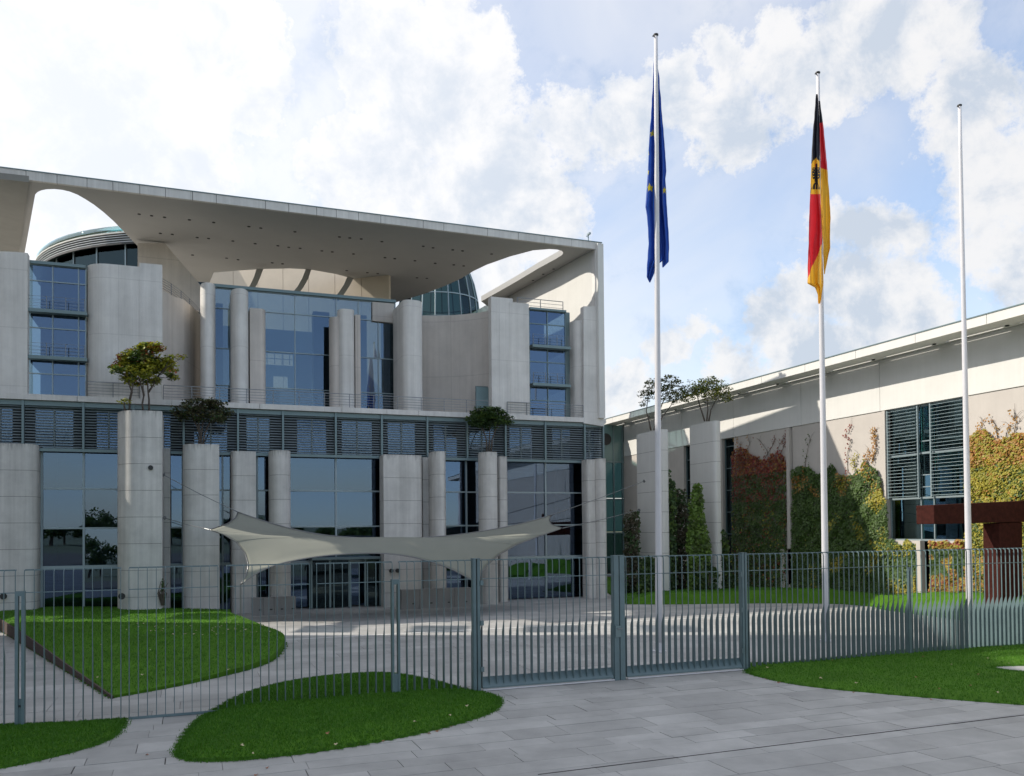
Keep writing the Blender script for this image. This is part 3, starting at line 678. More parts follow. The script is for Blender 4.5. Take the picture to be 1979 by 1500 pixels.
MT['lf_mid'] = leafmat('mid_green_leaves', (.05, .10, .025), (.03, .065, .02))
MT['lf_ol'] = leafmat('olive_leaves', (.22, .21, .07), (.12, .14, .05))
MT['ivy_g'] = leafmat('ivy_green', (.08, .145, .022), (.042, .088, .015))
MT['ivy_y'] = leafmat('ivy_yellow', (.44, .36, .04), (.26, .27, .035))
MT['ivy_r'] = leafmat('ivy_red', (.30, .04, .03), (.17, .045, .02))
MT['ivy_o'] = leafmat('ivy_orange', (.46, .19, .05), (.34, .23, .05))
MT['grass'] = mat('lawn_ground', (.06, .155, .008), .9, .22, .6, .6, 60, space='World', spec=.2)
MT['blade'] = leafmat('grass_blades', (.075, .215, .010), (.052, .165, .008))
rnd = random.Random(3)
def rv(): 
    while 1:
        v = V((rnd.uniform(-1, 1), rnd.uniform(-1, 1), rnd.uniform(-1, 1)))
        if .02 < v.length < 1: return v
def leaf(mb, c, s, nrm, mi):
    a = nrm.orthogonal().normalized(); a = (a * cos(rnd.uniform(0, 6.28)) + nrm.cross(a) * sin(rnd.uniform(0, 6.28))); 
    if a.length < .1: a = nrm.orthogonal()
    a.normalize(); b = nrm.cross(a)
    k = len(mb.v); w = s * .42
    mb.v += [tuple(c - a * s * .5), tuple(c + b * w - a * s * .05 + nrm * s * .08), tuple(c + a * s * .55), tuple(c - b * w - a * s * .05 + nrm * s * .08)]
    mb.f.append((k, k + 1, k + 2, k + 3)); mb.mi.append(mi)
def tree(label, base, v, blobs, nleaf, size, mats, pick, stems, group=None, cat='tree', z0=None):
    """blobs: (px, py, rx_px, ry_px); stems: list of px polylines from the base"""
    p0 = fac(base[0], base[1], v); 
    if z0: p0.z = z0
    root = empty('small_tree', p0, label, cat, group)
    sc = (fac(base[0] + 50, base[1], v) - fac(base[0], base[1], v)).length / 50
    tb = MB()
    bl = []
    for (x, y, rx, ry) in blobs:
        c = fac(x, y, v + rnd.uniform(-.5, .5)); bl.append((c, rx * sc, ry * sc, max(rx * .8, ry) * sc))
    for st in stems:
        pts = [fac(x, y, v + dv) for x, y, dv in st]; n = len(pts)
        tb.tube(pts, [.045 * (1 - .7 * i / (n - 1)) + .008 for i in range(n)], 6)
    # twigs to each clump
    tops = [fac(st[-1][0], st[-1][1], v + st[-1][2]) for st in stems]
    for c, rx, ry, rd in bl:
        t = min(tops, key=lambda q: (q - c).length); m = (t + c) / 2 + rv() * .12
        tb.tube([t, m, c], [.022, .016, .006], 5)
        for _ in range(5):
            e = c + V((rnd.uniform(-1, 1) * rx, rnd.uniform(-1, 1) * rd, rnd.uniform(-.6, .9) * ry)) * .8
            tb.tube([c, (c + e) / 2 + rv() * .06, e], [.012, .008, .003], 4)
    tb.build('trunk', 'bark', root, True)
    lb = MB(); tot = sum(rx * ry for c, rx, ry, rd in bl)
    for c, rx, ry, rd in bl:
        # leaves in flat sprays inside the clump
        k = int(nleaf * rx * ry / tot); ns_ = max(3, k // 14)
        for _ in range(ns_):
            q = rv(); q *= (q.length ** -.35)
            sp = c + V((q.x * rx, q.y * rd, q.z * ry)) ; nrm0 = (V((0, 0, 1)) + rv() * .7).normalized()
            for _ in range(14):
                w = rv() * .26; w.z *= .4
                cc_ = sp + w
                leaf(lb, cc_, size * rnd.uniform(.7, 1.25), (nrm0 + rv() * .6).normalized(), pick(cc_, c, rx, ry))
    lb.build('crown', mats, root)
    return root
loc_mid = fac(290, 700, 2.4).x
def pick1(p, c, rx, ry):
    n1 = noise.noise(p * 1.3); n2 = noise.noise(p * .9 + V((5, 3, 1)))
    if (n1 > .30 or p.z > c.z + ry * .8) and rnd.random() < .5: return 2
    if n2 > -.12 and rnd.random() < .85: return 1
    return 3 if p.x > loc_mid and rnd.random() < .7 else 0
tree('maple with green, yellow and red autumn leaves on the tallest pillar', (272, 794), 2.9,
     [(234, 706, 20, 12), (258, 692, 24, 17), (284, 678, 22, 15), (303, 670, 12, 8), (272, 716, 26, 17), (300, 706, 24, 18), (322, 708, 16, 15), (334, 726, 8, 9), (252, 732, 14, 9), (294, 736, 16, 9), (225, 715, 9, 8), (278, 700, 22, 16), (240, 774, 7, 4), (352, 691, 3, 3), (329, 690, 8, 4), (264, 742, 9, 5)],
     7600, .135, ['lf_green', 'lf_yel', 'lf_red', 'lf_ol'], pick1,
     [[(250, 797, 0), (251, 775, 0), (255, 758, 0), (249, 742, 0), (250, 730, 0)], [(250, 775, .05), (256, 750, .1), (257, 738, 0)], [(277, 797, 0), (275, 780, 0), (278, 765, 0), (272, 742, 0), (268, 728, 0)], [(278, 765, .1), (276, 750, .1), (277, 735, 0)], [(288, 797, 0), (288, 772, 0), (286, 755, 0), (285, 730, 0), (287, 712, 0)], [(287, 758, 0), (297, 743, 0), (304, 728, 0)], [(242, 795, 0), (240, 785, 0), (240, 776, 0)]], 'trees planted on pillars')
tree('dark bushy maple on the second tree pillar from the left', (388, 858), 1.7,
     [(352, 793, 16, 11), (372, 782, 20, 12), (396, 780, 22, 12), (418, 786, 20, 13), (434, 800, 12, 11), (384, 800, 28, 14), (412, 808, 24, 11), (356, 806, 12, 8)],
     3600, .12, ['lf_dark', 'lf_ol', 'lf_mid'], lambda p, c, rx, ry: 1 if rnd.random() < .2 else (2 if rnd.random() < .3 else 0),
     [[(384, 860, 0), (386, 840, 0), (380, 822, 0), (370, 806, 0)], [(388, 860, 0), (389, 838, 0), (392, 818, 0), (396, 800, 0)], [(392, 860, 0), (396, 836, 0), (406, 816, 0), (416, 802, 0)], [(386, 842, 0), (384, 818, 0), (384, 800, 0)]], 'trees planted on pillars')
tree('dense green mushroom shaped tree on the pillar near the right end of the front', (944, 872), 1.6,
     [(918, 812, 14, 10), (934, 800, 20, 13), (956, 800, 20, 12), (974, 812, 14, 11), (945, 815, 26, 12)],
     5200, .12, ['lf_mid', 'lf_green'], lambda p, c, rx, ry: 1 if rnd.random() < .3 else 0,
     [[(941, 874, 0), (940, 850, 0), (932, 826, 0), (926, 812, 0)], [(945, 874, 0), (946, 848, 0), (946, 820, 0)], [(949, 874, 0), (951, 850, 0), (960, 826, 0), (966, 812, 0)]], 'trees planted on pillars')
tree('thin dark tree on the cable pillar by the wing, behind the first flagpole', (1262, 829), vw - 1,
     [(1252, 762, 14, 10), (1270, 745, 20, 12), (1294, 738, 20, 11), (1312, 752, 14, 12), (1284, 762, 24, 12), (1246, 780, 8, 6), (1306, 772, 14, 8)],
     2300, .12, ['lf_dark', 'lf_ol', 'lf_mid'], lambda p, c, rx, ry: rnd.choice([0, 1, 1, 2]),
     [[(1258, 832, 0), (1254, 812, 0), (1249, 795, 0), (1252, 772, 0)], [(1264, 832, 0), (1270, 805, 0), (1280, 780, 0), (1288, 760, 0)], [(1268, 832, 0), (1280, 806, 0), (1298, 782, 0)]], 'trees planted on pillars')
tree('olive green maple on the lit pillar by the wing', (1366, 812), vw - .6,
     [(1330, 756, 14, 10), (1350, 746, 20, 12), (1374, 744, 22, 12), (1396, 754, 14, 11), (1362, 760, 28, 12), (1404, 768, 8, 8), (1322, 768, 10, 8)],
     3000, .125, ['lf_ol', 'lf_green', 'lf_yel'], lambda p, c, rx, ry: rnd.choice([0, 0, 1, 1, 2]),
     [[(1362, 814, 0), (1356, 795, 0), (1350, 776, 0), (1346, 760, 0)], [(1366, 814, 0), (1368, 792, 0), (1366, 768, 0)], [(1370, 814, 0), (1374, 792, 0), (1384, 772, 0)]], 'trees planted on pillars')

# ================================================================ CLOTH SAIL
def interp(pl, t):
    seg = [((pl[i + 1][0] - pl[i][0]) ** 2 + (pl[i + 1][1] - pl[i][1]) ** 2) ** .5 for i in range(len(pl) - 1)]
    T = t * sum(seg)
    for i, s in enumerate(seg):
        if T <= s or i == len(seg) - 1:
            a = min(1, T / s); return tuple(pl[i][k] * (1 - a) + pl[i + 1][k] * a for k in range(len(pl[0])))
        T -= s
def smooth_pl(pl, it=3):
    for _ in range(it):
        q = [pl[0]]
        for a, b in zip(pl[:-1], pl[1:]):
            q += [tuple(x * .75 + y * .25 for x, y in zip(a, b)), tuple(x * .25 + y * .75 for x, y in zip(a, b))]
        pl = q + [pl[-1]]
    return pl
topc = smooth_pl([(460, 990, 4.2), (530, 1014, 4.2), (610, 1033, 4.2), (690, 1040, 4.2), (760, 1041, 4.2), (850, 1038, 4.2), (940, 1026, 4.2), (1010, 1012, 4.2), (1067, 995, 4.2)])
botc = smooth_pl([(465, 1130, 8), (505, 1101, 8), (560, 1084, 8), (640, 1072, 8), (735, 1068, 8), (800, 1076, 8), (860, 1094, 8), (900, 1114, 8), (918, 1126, 8)])
lefc = [(460, 990, 4.2), (455, 1001, 4.5), (440, 1012, 5), (405, 1024, 6), (432, 1033, 6.3), (458, 1049, 6.6), (474, 1070, 7), (480, 1092, 7.4), (476, 1112, 7.7), (465, 1130, 8)]
rigc = [(1067, 995, 4.2), (1061, 1003, 4.4), (1066, 1013, 5), (1087, 1021, 6), (1040, 1037, 6.3), (1000, 1052, 6.6), (965, 1072, 7), (942, 1092, 7.4), (928, 1110, 7.7), (918, 1126, 8)]
ni, nj = 64, 36; grid = []
for i in range(ni + 1):
    s = i / ni; t_ = interp(topc, s); b_ = interp(botc, s)
    for j in range(nj + 1):
        t = j / nj; l_ = interp(lefc, t); r_ = interp(rigc, t)
        q = [(1 - t) * t_[k] + t * b_[k] + (1 - s) * l_[k] + s * r_[k] - ((1 - s) * (1 - t) * topc[0][k] + s * (1 - t) * topc[-1][k] + (1 - s) * t * botc[0][k] + s * t * botc[-1][k]) for k in range(3)]
        grid.append(fac(q[0], q[1], q[2] + .35 * sin(pi * s) * sin(pi * t)))
mb = MB(); mb.add(grid, [(i * (nj + 1) + j, i * (nj + 1) + j + 1, (i + 1) * (nj + 1) + j + 1, (i + 1) * (nj + 1) + j) for i in range(ni) for j in range(nj)])
sroot = empty('sun_sail', fac(735, 1060, 6), 'pale grey cloth sail stretched on cables over the entrance', 'sun sail')
so = mb.build('sail_cloth', 'sail', sroot, True); sm_ = so.modifiers.new('thickness', 'SOLIDIFY'); sm_.thickness = .012
def gp(i, j): return grid[i * (nj + 1) + j]
hem = MB(); hem.tube([gp(i, 0) for i in range(0, ni + 1, 2)], .03, 6); hem.tube([gp(i, nj) for i in range(0, ni + 1, 2)], .025, 6)
hem.tube([gp(0, j) for j in range(nj + 1)], .025, 6); hem.tube([gp(ni, j) for j in range(nj + 1)], .025, 6)
hem.build('hem_rope', 'cable', sroot, True)
seam = MB()
for j in (12, 20):
    for k in (1, -1): pass
    seam.tube([gp(i, j) + EV * .012 for i in range(0, ni + 1, 2)], .007, 4)
seam.build('seam', mat('seam_thread', (.36, .36, .31), .9), sroot)
for a, b, va, vb in (((460, 990), (316, 918), 4.2, 2.6), ((405, 1024), (318, 1001), 6, 2.8), ((1067, 995), (1245, 930), 4.2, vw + .02), ((1087, 1021), (1235, 986), 6, vw - .1)):
    mb = MB(); A = fac(*a, va); Bp = fac(*b, vb); mb.tube([A, A.lerp(Bp, .5) - UP * .04, Bp], .018, 6)
    d = (Bp - A).normalized(); mb.tube([A, A + d * .4], .026, 8); mb.tube([Bp - d * .02, Bp + d * .01], .09, 8); mb.build('cable', 'rail', sroot)
for x, y in ((465, 1130), (918, 1126)):
    p = fac(x, y, 8); q = V((p.x, p.y, 0)); mb = MB(); mb.tube([p, q + UP * .02], .03, 8); mb.tube([q, q + UP * .12], .16, 12); mb.build('ground_anchor', 'cable', sroot)

# low walls by the entrance
MT['lowwall'] = mat('grey_wall_stone', (.28, .27, .26), .8, .08, 1, space='World')
def lowwall(x0, x1, v, h, th, label):
    u0, u1 = U(x0, 1160, v), U(x1, 1160, v); r_ = empty('low_wall', W((u0 + u1) / 2, v, 0), label, 'wall', 'low concrete walls by the entrance')
    n = 4
    for i in range(n):
        a, b = u0 + (u1 - u0) * i / n, u0 + (u1 - u0) * (i + 1) / n
        uvz('wall_block', a + .008, b - .008, v - th, v, 0, h, MT['lowwall'], r_)
    for i in range(n): 
        a = u0 + (u1 - u0) * (i + .6) / n; uvz('vent_slot', a, a + .12, v, v + .01, .25, .31, 'black', r_)
lowwall(487, 572, 3.2, .85, .5, 'low grey concrete wall left of the entrance under the sail')
lowwall(776, 912, 3.2, 1.0, .5, 'low grey concrete wall right of the entrance under the sail')

# ================================================================ SIDE WING
G = empty('office_wing', WO, 'long low white concrete wing with ivy and louvred window on the right', 'building')
def sof(px, py, o=0): return wloc(wng(px, py, o))[0]
def wbox(name, s0, s1, o0, o1, z0, z1, m, parent=G):
    mb = MB(); mb.box(WW((s0 + s1) / 2, (o0 + o1) / 2, (z0 + z1) / 2), EV * abs(s1 - s0) / 2, EU * abs(o1 - o0) / 2, UP * abs(z1 - z0) / 2); return mb.build(name, m, parent)
OV = 1.7
zrt = (wng(1979, 588, OV).z + wng(1600, 692, OV).z) / 2; zsf = zrt - .42
zbd = (wng(1706, 795).z + wng(1979, 739).z + wng(1533, 828).z) / 3
ss, se = sof(1206, 1000), 62.0
print('wing z', zrt, zsf, zbd, wng(1979, 588, OV).z, wng(1600, 692, OV).z, wng(1230, 795, OV).z, wng(1706, 795).z, wng(1979, 739).z, wng(1533, 828).z)
# upper band of large panels
pc = [1206, 1318, 1418, 1549, 1702, 1872]
sc_ = [sof(x, 780) for x in pc]; sc_ += [sc_[-1] + 4.2 * i for i in range(1, 14)]
sc_ = [s for s in sc_ if s < se] + [se]
for a, b in zip(sc_[:-1], sc_[1:]): wbox('band_panel', a + .012, b - .012, -.25, .05, zbd, zsf + .02, 'white_conc')
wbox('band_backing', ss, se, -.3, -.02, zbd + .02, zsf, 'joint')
# openings in the lower wall: (x0, x1, z0, z1)
ww0, ww1 = sof(1709, 900), sof(1866, 900)
zb1 = wng(1780, 1045).z; zm = wng(1780, 962).z
op = [(sof(1322, 940), sof(1337, 940), wng(1330, 1007).z, zbd), (sof(1397, 960), sof(1420, 960), .6, zbd), (sof(1524, 950), sof(1533, 950), wng(1528, 1060).z, zbd), (sof(1513, 1100), sof(1532, 1100), .5, wng(1520, 1061).z),
      (ww0, ww1, zb1, zbd), (sof(1777, 1100), sof(1803, 1100), .5, zb1)]
xs = sorted({ss, se} | {a for a, b, c, d in op} | {b for a, b, c, d in op}); zz_ = sorted({0, zbd} | {c for a, b, c, d in op} | {d for a, b, c, d in op})
for a, b in zip(xs[:-1], xs[1:]):
    # stack solid pieces of this column
    cuts_ = sorted([(c, d) for (p, q, c, d) in op if p <= a + 1e-6 and q >= b - 1e-6]); z = 0
    for c, d in cuts_ + [(zbd, zbd)]:
        if c - z > .03: wbox('lower_wall', a, b, -.35, 0, z, c, 'wing_beige')
        z = d
# glazing in the openings
for k, (a, b, c, d) in enumerate(op):
    if k == 4: continue
    wbox('window_pane', a + .03, b - .03, -.32, -.30, c + .03, d - .03, 'glass_teal'); 
    fr = wbox('window_frame', a, a + .05, -.33, -.2, c, d, 'frame'); wbox('window_frame', b - .05, b, -.33, -.2, c, d, 'frame')
    n = int((d - c) / 1.5)
    for i in range(1, n + 1): wbox('window_transom', a + .05, b - .05, -.33, -.24, c + i * 1.5, c + i * 1.5 + .05, 'frame')
wbox('window_fin', sof(1525, 950), sof(1531, 950), -.1, .18, wng(1528, 1060).z, zbd - .05, 'wing_beige')
wbox('window_fin', sof(1513, 1100), sof(1521, 1100), -.1, .2, .3, wng(1520, 1062).z, 'wing_beige')
wbox('window_fin', sof(1777, 1100), sof(1785, 1100), -.1, .2, .3, zb1, 'wing_beige')
# the big louvred window
MT['louver_light'] = mat('pale_louver_metal', (.30, .38, .40), .35)
MT['spandrel'] = mat('teal_spandrel', (.16, .27, .26), .3)
wbox('window_reveal', ww0 - .02, ww0 + .14, -.3, .06, zb1, zbd - .02, 'wing_beige')
cols_ = [ww0 + .2, sof(1772, 850), sof(1797, 850), ww1 - .04]
for s in cols_: wbox('window_mullion', s - .035, s + .035, -.12, -.02, zm, zbd - .03, 'frame_l')
for s in (cols_[0], cols_[1], cols_[2], cols_[3]): wbox('window_mullion', s - .03, s + .03, -.30, -.2, zb1, zm, 'frame_l')
zfl = [zb1 + .03, zm, (zm + zbd) / 2 - .1, zbd - .06]
for a, b in zip(cols_[:-1], cols_[1:]):
    for c, d in zip(zfl[:-1], zfl[1:]):
        wbox('window_pane', a + .03, b - .03, -.27, -.25, c + .03, d - .03, 'glass_clear')
for z in zfl: wbox('window_transom', cols_[0], cols_[3], -.3, -.2, z - .05, z + .05, 'frame_l')
for z in (zm + .55, zm + 1.15, zfl[2] + .6): wbox('window_transom', cols_[1] + .03, cols_[2] - .03, -.3, -.22, z - .025, z + .025, 'frame_l')
wbox('spandrel', cols_[0] + .05, cols_[3] - .05, -.6, -.4, zfl[3] - .9, zfl[3], MT['spandrel'])
wbox('spandrel', cols_[0] + .05, cols_[3] - .05, -.6, -.4, zfl[2] - .45, zfl[2] + .25, MT['spandrel'])
for (a, b) in ((cols_[0], cols_[1]), (cols_[2], cols_[3])):
    smb = MB(); tl = (EU * -cos(R(12)) - UP * sin(R(12))); tn = (-EU * sin(R(12)) + UP * cos(R(12)))
    smb.box(V((0, 0, 0)), EV * (b - a - .08) / 2, tl * .030, tn * .008); sme = smb.mesh('sun_louver', 'louver_light'); nl = 27
    for i in range(nl):
        link('sun_louver', sme, G, WW((a + b) / 2, .03, zm + .1 + (zbd - .15 - zm - .1) * i / (nl - 1)) - V(G.location))
wbox('inner_wall', ww0 - 3, ww1 + 3, -5.2, -5, .5, zbd, 'room'); wbox('inner_floor', ww0 - 3, ww1 + 3, -5, -.5, zm - .3, zm + .05, 'room'); wbox('inner_floor', ww0 - 3, ww1 + 3, -5, -.65, zfl[2] - .25, zfl[2], 'room')
wbox('inner_floor', ww0 - 3, ww1 + 3, -5, -.4, zb1 - .3, zb1, 'room')
wbox('office_cabinet', ww0 + .8, ww0 + 1.5, -2.2, -1.2, zb1, zb1 + 1.1, 'white_conc')
wbox('inner_side', ww0 - .4, ww0 - .36, -5, -.4, zb1, zbd, 'room'); wbox('inner_side', ww1 + .36, ww1 + .4, -5, -.4, zb1, zbd, 'room')
# roof with slotted overhang
edges_ = [ss - 8]
while edges_[-1] < se: edges_.append(edges_[-1] + 3.9)
off = sof(1703, 700) - min(edges_, key=lambda e: abs(e - sof(1703, 700))); edges_ = [e + off for e in edges_]
for a, b in zip(edges_[:-1], edges_[1:]):
    wbox('fascia_panel', a + .012, b - .012, OV - .12, OV + .02, zsf - .01, zrt, 'white_conc')
    wbox('eaves_slab', a, b, .48, OV - .12, zsf, zsf + .2, 'white_conc')
    wbox('eaves_bridge', a, a + .55, .26, .48, zsf, zsf + .2, 'white_conc'); wbox('eaves_bridge', b - .25, b, .26, .48, zsf, zsf + .2, 'white_conc')
    lmb = MB(); lmb.tube([WW(a + .1, .62, zsf - .05), WW(a + .1, .62, zsf + .02)], .09, 8); lmb.build('eaves_lamp', 'black', G)
wbox('eaves_inner', edges_[0], edges_[-1], -8, .26, zsf + .03, zsf + .2, 'white_conc')
wbox('roof_flashing', edges_[0], edges_[-1], OV - .2, OV + .05, zrt, zrt + .05, 'frame')
wbox('roof_deck', edges_[0], edges_[-1], -8, .0, zrt - .15, zrt, 'frame')
wbox('rear_wall', ss - 8, se, -8.3, -8, 0, zrt, 'wing_beige')
wbox('end_wall', se, se + .3, -8, 0, 0, zsf, 'wing_beige')
# glazed link between front block and wing
Kl = empty('glazed_link', fac(1186, 1150, -17.6), 'dark teal glass link between the main building and the wing', 'glass building')
vL = -17.6
u0, u1 = U(1150, 1000, vL), U(1207, 1000, vL); ztp, zml, z3, z4 = Z(1186, 822, vL), Z(1186, 893, vL), Z(1186, 965, vL), Z(1186, 1030, vL)
uvz('teal_panel', u0, u1, vL - .1, vL, zml, ztp, mat('teal_panel', (.13, .22, .21), .25), Kl)
for a, b in ((.2, z4), (z4, z3), (z3, zml)): uvz('glass_pane', u0, u1, vL - .08, vL - .05, a + .1, b - .04, 'glass_teal', Kl)
for z in (.2, z4, z3, zml): uvz('transom', u0, u1, vL - .1, vL + .05, z - .06, z + .06, 'frame', Kl)
for x in (1168, 1187, 1204): u = U(x, 1000, vL); uvz('mullion', u - .05, u + .05, vL - .1, vL + .06, 0, ztp, 'frame', Kl)
uvz('rear_wall', u0, u1, vL - 4, vL - 3.8, 0, ztp, 'room', Kl)
c = fac(1171, 849, vL + .02); mb = MB(); mb.tube([c, c + EV * .03], .5, 20); mb.build('porthole', 'black', Kl)

# ================================================================ IVY AND SHRUBS
def inpoly(x, y, P):
    c = False; j = len(P) - 1
    for i in range(len(P)):
        if (P[i][1] > y) != (P[j][1] > y) and x < (P[j][0] - P[i][0]) * (y - P[i][1]) / (P[j][1] - P[i][1]) + P[i][0]: c = not c
        j = i
    return c
def ivy(label, poly, n, colf, mats, size=.135, o0=.06, o1=.38, twigs=(), name='ivy'):
    xs_ = [p[0] for p in poly]; ys_ = [p[1] for p in poly]
    pc_ = wng(sum(xs_) / len(xs_), max(ys_) - 3, 0); root = empty(name, V((pc_.x, pc_.y, 0)), label, 'ivy', 'ivy on the wing wall')
    P3 = [wloc(wng(x, y)) for x, y in poly]; P2 = [(a, c) for a, b, c in P3]
    s0, s1 = min(p[0] for p in P2), max(p[0] for p in P2); z0, z1 = min(p[1] for p in P2), max(p[1] for p in P2)
    lb = MB(); k = 0; tries = 0; n = int(n * 1.4)
    while k < n and tries < n * 8:
        tries += 1; s = rnd.uniform(s0, s1); z = rnd.uniform(z0, z1)
        w = noise.noise(V((s * 1.6, z * 1.6, 3))) * .35 + noise.noise(V((s * 5, z * 5, 8))) * .12
        if not inpoly(s, z + w, P2): continue
        th = .5 + .5 * noise.noise(V((s * 1.3, z * 1.3, 0))); o = o0 + (o1 - o0) * th * rnd.random() ** .5
        leaf(lb, WW(s, o, z), size * rnd.uniform(.7, 1.3), (-EU * 1 + UP * .5 + rv() * .65).normalized(), colf(s, (z - z0) / (z1 - z0), z)); k += 1
    lb.build('foliage', mats, root)
    tl = MB()
    for tw in twigs:
        pts = []; tb = MB()
        for x, y in tw[0]:
            a, b, c = wloc(wng(x, y)); pts.append(WW(a, .05, c))
        tb.tube(pts, [.018, *([.012] * (len(pts) - 2)), .004], 4)
        for i in range(tw[1]):
            t = rnd.random(); j = min(int(t * (len(pts) - 1)), len(pts) - 2); q = pts[j].lerp(pts[j + 1], rnd.random()) + rv() * .16 * tw[3]; q = q - EU * .08
            leaf(tl, q, size * .8, (-EU + rv() * .6).normalized(), tw[2])
        for _ in range(6):
            j = rnd.randrange(len(pts) - 1); q = pts[j].lerp(pts[j + 1], rnd.random()); e = q + EV * rnd.uniform(-.5, .5) + UP * rnd.uniform(.1, .5); tb.tube([q, q.lerp(e, .5) + UP * .08, e], [.008, .006, .003], 3)
        tb.build('twig', 'bark', root)
    if tl.v: tl.build('twig_leaves', mats, root)
    return root
def cf1(s, t, z):
    r = rnd.random() + noise.noise(V((s, z, 1))) * .3
    if t > .80: return 2 if r < .75 else 3
    if t > .62: return 2 if r < .38 else 0
    return 0 if r < .9 else (2 if rnd.random() < .5 else 1)
tw = lambda *p: list(p)
ivy('dark ivy panel with deep red top, left of the grey fin', [(1418, 1145), (1419, 875), (1440, 862), (1462, 884), (1490, 880), (1512, 872), (1524, 888), (1523, 1145)], 9500, cf1, ['ivy_g', 'ivy_y', 'ivy_r', 'ivy_o'],
    twigs=[([(1430, 890), (1432, 860), (1424, 850)], 40, 3, 1.5), ([(1488, 890), (1482, 868), (1470, 852), (1462, 846)], 12, 2, 1), ([(1500, 890), (1506, 864), (1516, 846), (1522, 836)], 22, 2, 1), ([(1508, 885), (1516, 862), (1523, 850)], 22, 2, 1), ([(1480, 885), (1494, 862), (1500, 845)], 16, 2, 1), ([(1440, 880), (1450, 858), (1446, 844)], 10, 3, 1)])
def cf2(s, t, z):
    r = rnd.random() * .5 + .25 + noise.noise(V((s * .8, z * .8, 4))) * .7
    f = (s - s2a) / (s2b - s2a)
    if r > 1.0 - .28 * f: return 1
    if t > .75 and r > .7: return 3
    return 0
s2a, s2b = sof(1534, 1000), sof(1722, 1000)
ivy('wide green ivy field between the grey fin and the louvred window', [(1534, 1148), (1535, 905), (1560, 900), (1590, 915), (1612, 900), (1640, 925), (1662, 905), (1676, 890), (1694, 905), (1706, 925), (1710, 962), (1718, 968), (1720, 1047), (1777, 1049), (1776, 1148)], 17000, cf2, ['ivy_g', 'ivy_y', 'ivy_r', 'ivy_o'],
    twigs=[([(1557, 905), (1560, 880), (1565, 856), (1570, 842)], 30, 0, 2.0), ([(1640, 915), (1638, 880), (1646, 850), (1634, 842), (1648, 820)], 45, 2, .7), ([(1686, 895), (1694, 865), (1692, 840), (1691, 830)], 110, 3, 1.0), ([(1680, 900), (1676, 885), (1684, 870)], 30, 3, 1), ([(1655, 910), (1650, 890), (1662, 880)], 50, 1, 1.3)])
ivy('short ivy strip with red leaves below the louvred window', [(1803, 1148), (1803, 1046), (1866, 1044), (1878, 1148)], 3800, lambda s, t, z: (3 if rnd.random() < .35 else (2 if rnd.random() < .4 else 1)) if (t < .35 or t > .85 or noise.noise(V((s * 2, z * 2, 1))) > .15) else 0, ['ivy_g', 'ivy_y', 'ivy_r', 'ivy_o'])
def cf4(s, t, z):
    r = rnd.random() + noise.noise(V((s * .9, z * .9, 9))) * .55
    if t > .78: return 3 if r < .6 else 1
    if t < .25: return 3 if r < .2 else (0 if r < .5 else 1)
    return 1 if r < .72 else (3 if r < .8 and t > .5 else 0)
ivy('yellow and orange sunlit ivy behind the rusty beam', [(1872, 1148), (1873, 845), (1900, 832), (1930, 850), (1960, 838), (2100, 820), (2160, 1148)], 19000, cf4, ['ivy_g', 'ivy_y', 'ivy_r', 'ivy_o'],
    twigs=[([(1890, 850), (1896, 825), (1905, 808)], 25, 3, 1.2), ([(1930, 850), (1926, 822), (1915, 806)], 20, 3, 1), ([(1960, 845), (1966, 815), (1960, 790)], 18, 3, 1.2), ([(1945, 850), (1950, 825), (1975, 812)], 16, 3, 1.2)])
def shrub(label, poly, v, n, depth, mats, size=.17, up_=.6, group='climbing shrubs around the wing pillars'):
    P3 = [loc(fac(x, y, v)) for x, y in poly]; P2 = [(a, c) for a, b, c in P3]
    s0, s1 = min(p[0] for p in P2), max(p[0] for p in P2); z0, z1 = min(p[1] for p in P2), max(p[1] for p in P2)
    root = empty('climbing_shrub', W((s0 + s1) / 2, v, max(0, z0)), label, 'shrub', group); lb = MB(); k = 0; tr_ = 0
    while k < n and tr_ < n * 9:
        tr_ += 1; s = rnd.uniform(s0 - .2, s1 + .2); z = rnd.uniform(z0, z1)
        w = noise.noise(V((s * 2.2, z * 1.2, 3))) * .28
        if not inpoly(s + w, z, P2): continue
        e = abs(s - (s0 + s1) / 2) / ((s1 - s0) / 2 + .01); dd = depth * sqrt(max(.1, 1 - min(1, e) ** 2))
        leaf(lb, W(s, v + rnd.uniform(-dd, dd), z), size * rnd.uniform(.7, 1.4), (EV * .8 + UP * rnd.uniform(-.2, up_) + rv() * .8).normalized(), 1 if noise.noise(V((s * 2, z * 1.5, 6))) + rnd.uniform(-.3, .3) > .1 else 0); k += 1
    lb.build('foliage', mats, root)
    tb = MB()
    for i in range(6):
        u = rnd.uniform(s0 * .7 + s1 * .3, s1 * .7 + s0 * .3); q = W(u, v, max(0, z0)); tb.tube([q, q + UP * (z1 - z0) * .4 + rv() * .2, q + UP * (z1 - z0) * .8 + rv() * .3], [.04, .03, .01], 5)
    tb.build('stem', 'bark', root); return root
MT['climb'] = leafmat('fresh_green_leaves', (.16, .26, .04), (.10, .18, .03)); mg = ['lf_mid', 'lf_green']
shrub('dark rounded bush left of the cable pillar', [(1210, 1162), (1208, 1040), (1212, 1000), (1222, 986), (1233, 988), (1234, 1162)], .9, 1700, .6, ['lf_dark', 'lf_mid'])
shrub('tall green climber right of the cable pillar', [(1284, 1158), (1283, 980), (1284, 915), (1290, 908), (1298, 930), (1304, 965), (1304, 1158)], 1.9, 2600, .5, mg)
shrub('dark rounded bush between the two wing pillars', [(1298, 1158), (1296, 970), (1300, 948), (1312, 944), (1322, 962), (1328, 1010), (1330, 1158)], .6, 2600, .7, ['lf_dark', 'lf_mid'])
